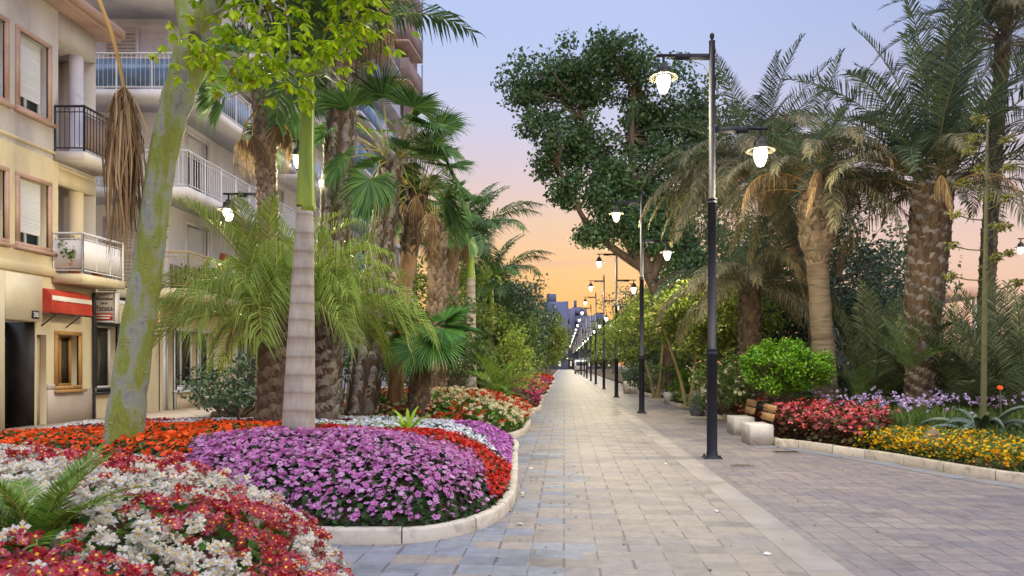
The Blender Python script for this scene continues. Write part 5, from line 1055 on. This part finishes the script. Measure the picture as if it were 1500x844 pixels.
palm('fan_palm', 'dark fan palm beyond the brown ones with its crown against the pink sky', [(662, 560, 20), (662, 420, 16), (664, 330, 18)], 22, W_, dict(size=.22, per_turn=8, gap=.6), [('frond', K.wash, 16, .2, .1, .8), ('dry_frond', K.skirt, 6, 1, -.2, .8)])
palm('small_fan_palm', 'small bright green fan palm low behind the third bed', [(610, 590, 32), (618, 540, 26), (626, 500, 26)], 13.9, WD, dict(size=.14, per_turn=8, gap=.55), [('frond', K.fanb, 16, .4, .05, .95), ('dry_frond', K.skirt, 6, 1, -.1, .55)])
palm('jelly_palm', 'arching yellow green jelly palm left of the grey royal palm bole', [(404, 610, 56), (404, 560, 48), (402, 500, 44), (398, 468, 40)], 10.6, W_, dict(size=.13, per_turn=9, gap=.55, out=.8), [('frond', K.jelly, 34, .2, .0, .98), ('dry_frond', K.datedry, 4, 2, -.1, .45)], base_z=.4)
palm('jelly_palm', 'arching yellow green jelly palm right of the grey royal palm bole', [(470, 610, 50), (472, 560, 44), (474, 500, 42), (476, 462, 40)], 11.4, WG, dict(size=.13, per_turn=9, gap=.55, out=.8), [('frond', K.jelly, 30, .9, .0, .82), ('dry_frond', K.datedry, 4, 2, -.1, .45)], base_z=.4)
def royal(label, u, v0, v1, v2, dep, w_, n=12, s=.8):
    x = X(u, dep); r = thing('royal_palm', label, 'palm tree', (x, dep, .1)); z1, z2 = Z(v1, dep), Z(v2, dep); rr = w_/F*dep/2
    g = G(); tube(g, [[x, dep, .1], [x, dep, z1*.5], [x, dep, z1]], [rr*1.15, rr, rr*.8], 14); g.build('trunk', MT['royal_bole'], r, smooth=True)
    g = G(); tube(g, [[x, dep, z1], [x, dep, z1+.1], [x, dep, z2]], [rr*.85, rr*.75, rr*.5], 12); g.build('crownshaft', MT['shaft'], r, smooth=True)
    for i in range(n): put('frond', K.roy[i % 4], r, (x, dep, z2-.05), i*2.39996+.4, s*rng.uniform(.9, 1.1))
royal('distant royal palm with slim grey bole between the fan palms and the dark trees', 690, 560, 408, 362, 22, 15, 18, 1.2)
royal('slender royal palm right of the other distant one', 720, 560, 470, 422, 28, 11, 16, 1.25)
# palm left of the picture whose dead leaf hangs on a long stalk
hp = thing('fan_palm', 'palm beyond the left edge whose dry brown leaf bunch hangs on a curved stalk', 'palm tree', (X(-90, 8.4), 8.4, .1))
cx_ = P(-95, -190, 8.4); g = G(); tube(g, spline([(X(-90, 8.4), 8.4, .1), (cx_[0], 8.4, 4), tuple(cx_)], 12), np.full(12, .2), 12); g.build('trunk', MT['fibre'], hp)
for i in range(12): put('frond', K.wash[i % 4], hp, cx_, 2.2+i*.33, 1.)
g = G(); stalk_ = spline([cx_, P(40, -170, 8.2), P(120, -50, 8.0), P(160, 40, 7.9), P(178, 110, 7.9), P(184, 156, 7.9)], 24); tube(g, stalk_, np.linspace(.035, .016, 24), 8); so_ = g.build('dry_stalk', MT['dryp'], hp, smooth=True)
g = G(); e = stalk_[-1]; n = 280; a = rng.uniform(0, 2*PI, n); rr = .15*np.sqrt(rng.random(n)); L = rng.uniform(.5, 2.05, n)*rng.uniform(.75, 1, n); t0 = stalk_[rng.integers(20, 24, n)]+rng.normal(size=(n, 3))*.01; dirs = np.column_stack([np.cos(a), np.sin(a), np.zeros(n)])
p1 = t0+dirs*(rr*.7)[:, None]-np.column_stack([np.zeros((n, 2)), .08+.1*rng.random(n)]); p2 = p1+dirs*(rr*.45)[:, None]-np.column_stack([np.zeros((n, 2)), L*.5]); p2 = p2+rng.normal(size=(n, 3))*[.03, .03, .02]; p3 = p2-dirs*(rr*.1)[:, None]-np.column_stack([rng.normal(size=(n, 2))*.06, L*.5])
ph = rng.uniform(0, PI, n); s_ = np.column_stack([np.cos(ph), np.sin(ph), np.zeros(n)])*.010
V = np.stack([t0-s_*.4, t0+s_*.4, p1+s_, p1-s_, p2+s_*.9, p2-s_*.9, p3+s_*.2, p3-s_*.2], 1).reshape(-1, 3); b = np.arange(n)[:, None]*8; g.add(V, np.concatenate([b+[0, 1, 2, 3], b+[3, 2, 4, 5], b+[5, 4, 6, 7]])); g.build('dry_leaf_bunch', MT['dry'], so_)

# background greenery, left
shrub('shrub', 'olive green shrub behind the small bright fan palm', (X(655, 19.5), 19.5, .2), 1.5, 1.2, 2.2, 2600, .13, MT['midtree'], 50, .45)
shrub('shrub', 'tall yellow green shrub lit by a lamp between the fan palm trunks', (X(655, 26), 26, .2), 2.4, 1.6, 4.2, 3600, .17, MT['olive'], 60, .6)
shrub('shrub', 'dark shrub at the foot of the booted palm trunks', (X(500, 16), 16, .2), 2.2, .9, 1.3, 2400, .12, MT['darktree'], 45, .4)
shrub('shrub', 'dark bushy shrub left of the jelly palm trunks', (X(350, 15.5), 15.5, .2), 1.1, .8, .9, 1400, .11, MT['darktree'], 35, .35)
shrub('shrub', 'pale olive shrub beyond the cycad on the left side', (X(745, 24), 24, .2), 1.1, 1.1, 1.7, 2200, .11, MT['jelly'], 45, .4)
LT = [('leafy tree', 'darktree', 770, 33, 400, 1.8), ('midtree', 'midtree', 752, 29, 455, 1.5), ('d', 'darktree', 784, 46, 415, 2.2), ('m', 'midtree', 778, 40, 470, 1.7), ('o', 'olive', 796, 62, 452, 2.2), ('d', 'darktree', 735, 36, 400, 2.6), ('m', 'midtree', 700, 33, 440, 2.4), ('o', 'olive', 803, 84, 470, 2.6), ('d', 'darktree', 808, 110, 480, 3.0), ('d', 'darktree', 760, 56, 410, 3.0), ('m', 'midtree', 700, 42, 400, 3.0)]
ll_ = ['dark rounded tree at the left row with its top against the orange sky', 'mid green tree low behind the distant royal palms', 'dark tree farther down the left row touching the far blue block', 'mid green tree in front of the dark left row', 'yellow green lamp-lit tree near the far end of the left row', 'broad dark tree behind the slender royal palm', 'mid green tree behind the distant royal palm bole', 'small yellow green tree at the end of the left row', 'last dark tree of the left row', 'wide dark tree behind the left row', 'green tree behind the fan palm trunks']
def row_tree(label, u, dep, v, r, m, bark='bark', size=.16, n=6500, clumps=95):
    x = X(u, dep); x = max(x, 3.6+r*.9) if x > 0 else min(x, -1.3-r*(.8 if dep < 60 else .35)); zt = Z(v, dep); zc = max(zt-r*.9, zt*.55); h_ = (zt-.9)/2; zc = zt-h_
    blobs = [((x, dep, zc), (r, r, h_)), ((x-r*.4, dep+.3, zc-h_*.3), (r*.8, r*.8, h_*.6)), ((x+r*.35, dep-.4, zc+h_*.25), (r*.7, r*.7, h_*.7))]
    return broadleaf('broadleaf_tree', label, (x, dep, .1), [(x, dep, .1), (x+.1, dep, zc*.4), (x-.1, dep, zc)], blobs, clumps, n, size, MT[m], MT[bark], clump=.42*r/1.6+.2, r0=.16, group='trees along the promenade')
for lab, (_, m, u, d, v, r) in zip(ll_, LT): row_tree(lab, u, d, v, r, m, size=.10+.0022*d)

# ------------------------------------------------------------------ right trees
DF = 27.0
def FB(u, v, ru, rv, dd=0, rd=2.2): return ((X(u, DF), DF+dd, Z(v, DF)), (ru/F*DF, rd, rv/F*DF))
broadleaf('fig_tree', 'large dark fig tree leaning over the promenade behind the lamp posts', (X(985, DF), DF, .1), [(X(985, DF), DF, .1), P(975, 470, DF), P(945, 395, DF), P(930, 345, DF)],
          [FB(860, 140, 120, 85), FB(775, 135, 62, 42), FB(850, 215, 62, 60), FB(960, 170, 120, 100, 1), FB(905, 265, 65, 75), FB(905, 325, 35, 40), FB(1040, 160, 70, 65, 1), FB(985, 300, 80, 80, 1), FB(880, 85, 70, 40), FB(925, 340, 60, 50), FB(1000, 350, 70, 50, 1), FB(890, 290, 45, 50), FB(832, 285, 28, 30), FB(868, 345, 26, 24), FB(950, 350, 60, 36), FB(1005, 385, 60, 30), FB(785, 180, 48, 28), FB(825, 110, 60, 40), FB(800, 235, 30, 28), FB(930, 95, 65, 45), FB(1060, 250, 70, 90, 1.5), FB(1010, 230, 90, 90, 1), FB(940, 260, 80, 90, 1.5)], 620, 60000, .17, MT['fig'], MT['bark'], clump=.6, r0=.27, shell=.05,
          stems=[[P(945, 395, DF), P(900, 365, DF), P(858, 325, DF-.3), P(818, 245, DF-.5)], [P(945, 400, DF), P(900, 320, DF), P(870, 230, DF), P(850, 150, DF)], [P(950, 400, DF), P(930, 300, DF), P(925, 200, DF), P(930, 120, DF)], [P(955, 410, DF), P(985, 320, DF+.5), P(1010, 240, DF+1), P(1030, 170, DF+1)]])
DATE = lambda n, s=1.: [('frond', K.date, n, .3, .05, s)]
# big palm with browned drooping crown behind the largest lamp post
palm('date_palm', 'date palm with a wide browned drooping crown behind the largest lamp post', [(1205, 590, 32), (1195, 450, 28), (1155, 340, 30), (1112, 255, 40)], 19, WD, dict(size=.14, per_turn=10, gap=.5), [('frond', K.date, 24, .1, .1, 1.1), ('browned_frond', K.datelow, 42, .5, .0, 1.3), ('dry_frond', K.datedry, 6, .5, -.2, .9)])
palm('date_palm', 'shorter date palm with dark trunk between the yellow green trees and the topiary shrub', [(1098, 600, 30), (1098, 500, 27), (1098, 440, 28), (1097, 418, 30)], 17.5, WD, dict(size=.2, per_turn=8, gap=.5), [('frond', K.date, 14, .1, .1, .95), ('browned_frond', K.datelow, 26, .5, .0, 1.0)])
palm('date_palm', 'date palm with bulging scaly neck and golden dry fronds above the topiary shrub', [(1212, 600, 40), (1208, 540, 34), (1203, 470, 31), (1198, 400, 30), (1197, 376, 34), (1197, 362, 46), (1196, 330, 50), (1195, 300, 46), (1194, 272, 34)], 14.5, [MT['ringed'], MT['boot']], dict(size=.13, per_turn=12, gap=.5, out=1.3, t0=.66), [('frond', K.date, 18, .4, .1, .8), ('browned_frond', K.datelow, 24, .0, .1, .9), ('dry_frond', K.datedry, 9, .3, -.05, .95)])
palm('date_palm', 'stout date palm with rough grey booted trunk right of the golden one', [(1348, 592, 50), (1350, 520, 42), (1354, 440, 52), (1360, 360, 56), (1364, 310, 58), (1368, 275, 56)], 13.5, WG, dict(size=.12, per_turn=13, gap=.6, out=.75), [('frond', K.date, 48, .6, .1, 1.15), ('browned_frond', K.datelow, 12, .2, .0, 1.05), ('dry_frond', K.datedry, 5, 1.9, -.1, .8)])
palm('tall_date_palm', 'tallest date palm with slim dark trunk at the upper right', [(1440, 560, 24), (1447, 400, 20), (1456, 250, 19), (1466, 120, 18), (1470, 55, 20)], 17, WD, dict(size=.2, per_turn=8, gap=.6, out=.5), [('frond', K.date, 34, .2, .1, 1.15), ('browned_frond', K.datelow, 14, .8, -.1, 1.05)])
clump('young_date_palm', 'big dark clump of upright date palm fronds between the two date palm trunks', (X(1282, 15), 15, .1), K.juv, 34, 1.15, .1, 'palm clump', core=.3)
clump('young_date_palm', 'low green date palm clump in front of the dark upright one', (X(1262, 14.2), 14.2, .1), K.juvg, 18, .72, .05, 'palm clump', core=.15)
clump('young_date_palm', 'young date palm filling the right edge behind the agave', (X(1490, 12.4), 12.4, .1), K.juv, 32, 1.15, .1, 'palm clump', core=.2)
clump('young_date_palm', 'young date palm with feathery fronds left of the agave stalk', (X(1405, 13.2), 13.2, .1), K.juv, 26, 1.0, .1, 'palm clump', core=.2)
clump('young_date_palm', 'small date palm against the stout grey trunk with one pale frond', (X(1330, 12.6), 12.6, .1), K.juvg, 9, .55, 1.2, 'palm clump')
clump('young_date_palm', 'feathery date palm clump at the far right behind the others', (X(1560, 14), 14, .1), K.juv, 26, 1.1, .1, 'palm clump', core=.2)
clump('young_date_palm', 'green date palm clump behind the topiary shrub', (X(1150, 17), 17, .1), K.juvg, 18, .9, .1, 'palm clump', core=.2)
# round topiary shrub on several stems
tx, ty = X(1152, 13.6), 13.6
broadleaf('topiary_shrub', 'round bright green clipped shrub on several stems behind the bench cubes', (tx, ty, .15), [(tx, ty, .15), (tx+.05, ty, .6), (tx, ty, 1.1)], [((tx, ty, 1.45), (.86, .75, .5)), ((tx-.25, ty-.1, 1.35), (.62, .62, .42)), ((tx+.3, ty, 1.35), (.6, .62, .4))], 150, 11000, .062, MT['topiary'], MT['bark'], clump=.17, r0=.05, cat='shrub', shell=.8, tpl=LEAF, stems=[[(tx+.1, ty, .15), (tx+.25, ty+.1, .6), (tx+.4, ty, 1.1)], [(tx-.05, ty, .15), (tx-.25, ty-.1, .7), (tx-.45, ty, 1.1)], [(tx, ty+.1, .15), (tx+.05, ty+.3, .7), (tx, ty+.4, 1.1)]])
shrub('rose_bush', 'rose bush with faded cream flowers behind the boulder', (X(1055, 17.5), 17.5, .15), .95, .7, .75, 2200, .075, MT['midtree'], 45, .26, flowers=(MT['cream'], 90, .06), cat='bush')
shrub('shrub', 'dark low shrub beneath the topiary shrub', (X(1140, 14.6), 14.6, .15), .75, .5, .42, 1600, .07, MT['darktree'], 36, .2)
shrub('shrub', 'bright yellow green low shrub left of the boulder', (X(1003, 23.5), 23.5, .15), .6, .5, .75, 1500, .08, MT['topiary'], 32, .2)
# yellow green multi-stemmed trees lit by the lamps
def multi(label, u, dep, v_top, v_bot, r, m, n=6500, size=.12):
    x = X(u, dep); zt, zb = Z(v_top, dep), Z(v_bot, dep); c = (zt+zb)/2; hh = (zt-zb)/2
    broadleaf('broadleaf_tree', label, (x, dep, .1), [(x, dep, .1), (x+.15, dep, zb*.6), (x+.3, dep, c)], [((x, dep, c), (r, r*.8, hh)), ((x-r*.5, dep, c-hh*.2), (r*.7, r*.7, hh*.7)), ((x+r*.5, dep-.2, c+hh*.1), (r*.7, r*.7, hh*.8))], 85, n, size, MT[m], MT['bark_l'], clump=.36, r0=.1, group='trees along the promenade', shell=.4, stems=[[(x-.1, dep, .1), (x-.35, dep, zb*.7), (x-r*.5, dep, c)], [(x+.1, dep, .1), (x+.45, dep+.1, zb*.7), (x+r*.5, dep, c)]])
multi('yellow green lamp-lit tree with forked pale stems beside the largest lamp post', 1010, 21.5, 398, 520, 2.0, 'olive')
multi('yellow green tree with pale forked stems right of the second lamp post', 962, 27, 420, 525, 2.1, 'olive')
multi('lamp-lit tree filling the gap left of the shorter date palm', 1062, 20.5, 410, 540, 1.4, 'olive', 4200)
RT = [(918, 40, 455, 2.2, 'olive'), (900, 52, 445, 2.4, 'olive'), (905, 44, 385, 2.6, 'darktree'), (925, 36, 375, 2.4, 'darktree'), (890, 66, 425, 3.2, 'darktree'), (878, 90, 455, 3.2, 'olive'), (868, 115, 470, 3.2, 'darktree'), (950, 38, 400, 3.2, 'darktree'), (1000, 30, 340, 3.0, 'darktree'), (1060, 27, 310, 2.8, 'darktree'), (1130, 24, 270, 2.6, 'darktree'), (1235, 22, 445, 2.4, 'darktree'), (1190, 22, 300, 2.2, 'darktree'), (1275, 25, 300, 2.4, 'darktree')]
rl = ['yellow green tree behind the distant bench cubes', 'yellow green tree farther down the right row', 'dark blue green tree rising between the receding lamp posts', 'tall dark tree under the left limb of the fig', 'dark tree far down the right row', 'small lamp-lit tree near the far end of the right row', 'last dark tree of the right row', 'dark tree behind the yellow green forked tree', 'broad dark tree under the fig crown', 'dark tree behind the gap left of the shorter date palm', 'dark bushy tree behind the shorter date palm', 'low dark tree behind the upright date palm clump', 'tall dark leafy tree behind the golden date palm', 'dark leafy tree between the golden and the stout date palms']
for lab, (u, d, v, r, m) in zip(rl, RT): row_tree(lab, u, d, v, r, m, size=.10+.0022*d)
for lab, u, d, rx, rz, m in (('dark shrub below the second lamp post', 955, 31, 1.6, 1.0, 'darktree'), ('green shrub behind the far bench cube', 1000, 27, 1.4, 1.1, 'midtree'), ('dark green hedge shrub behind the rose bush', 1075, 19.6, 1.2, 1.2, 'midtree'), ('dark shrub at the foot of the golden date palm', 1225, 16.2, 1.2, .8, 'darktree'), ('dark shrub behind the stout date palm', 1375, 17, 1.8, 1.0, 'darktree'), ('brownish shrub at the far right behind the agave', 1470, 14.2, 1.3, .8, 'date_b')):
    shrub('shrub', lab, (X(u, d), d, .1), rx, rx*.7, rz, 1800, .12, MT[m], 40, .35)

# beach pavilion with a brown roof, and a parked van far down the promenade
pv = thing('beach_pavilion', 'low beach pavilion with a flat brown roof behind the date palm trunks', 'pavilion', (X(1330, 31), 31, 0)); x0, x1 = X(1120, 31), X(1450, 31)
g = G(); bbox(g, x0, x1, 31, 36, 4.5, 4.95, .06); g.build('roof', MT['trim'], pv)
for x in np.linspace(x0+.4, x1-.4, 6):
    g = G(); bbox(g, x-.1, x+.1, 31.3, 31.5, 0, 4.5, .01); g.build('post', MT['white_wall'], pv)
g = G(); bbox(g, x0+.6, x1-.6, 35.4, 35.7, 0, 1.1, .02); g.build('counter', MT['trim'], pv)
vx, vd = X(851, 100), 100.0; vn = thing('van', 'white van parked far down the promenade among the lamp posts', 'van', (vx, vd, 0))
g = G(); prf = [(-2.3, .35), (2.3, .35), (2.35, 1.0), (1.8, 1.15), (1.2, 1.95), (-2.25, 2.0), (-2.35, 1.8)]; hw = .9
V = [[vx-hw, vd+a, z] for a, z in prf]+[[vx+hw, vd+a, z] for a, z in prf]; m = len(prf); g.add(V, [list(range(m)), list(range(2*m-1, m-1, -1))]+[[i, m+i, m+(i+1) % m, (i+1) % m] for i in range(m)]); g.build('body', MT['white_paint'], vn)
g = G(); box(g, vx-.75, vx+.75, vd-2.37, vd-2.34, 1.2, 1.75); g.build('rear_window', MT['glass'], vn)
g = G(); box(g, vx-.9, vx+.9, vd-2.42, vd-2.36, .4, .6); g.build('bumper', MT['dark_metal'], vn)
for sx in (-1, 1):
    for sy in (-1.5, 1.5): g = G(); tube(g, [[vx+sx*.7, vd+sy, .34], [vx+sx*.93, vd+sy, .34]], .34, 16); g.build('wheel', MT['dark_metal'], vn)
    g = G(); box(g, vx+sx*.82-.05, vx+sx*.82+.05, vd-2.39, vd-2.345, .8, 1.15); g.build('tail_light', MT['signred'], vn)
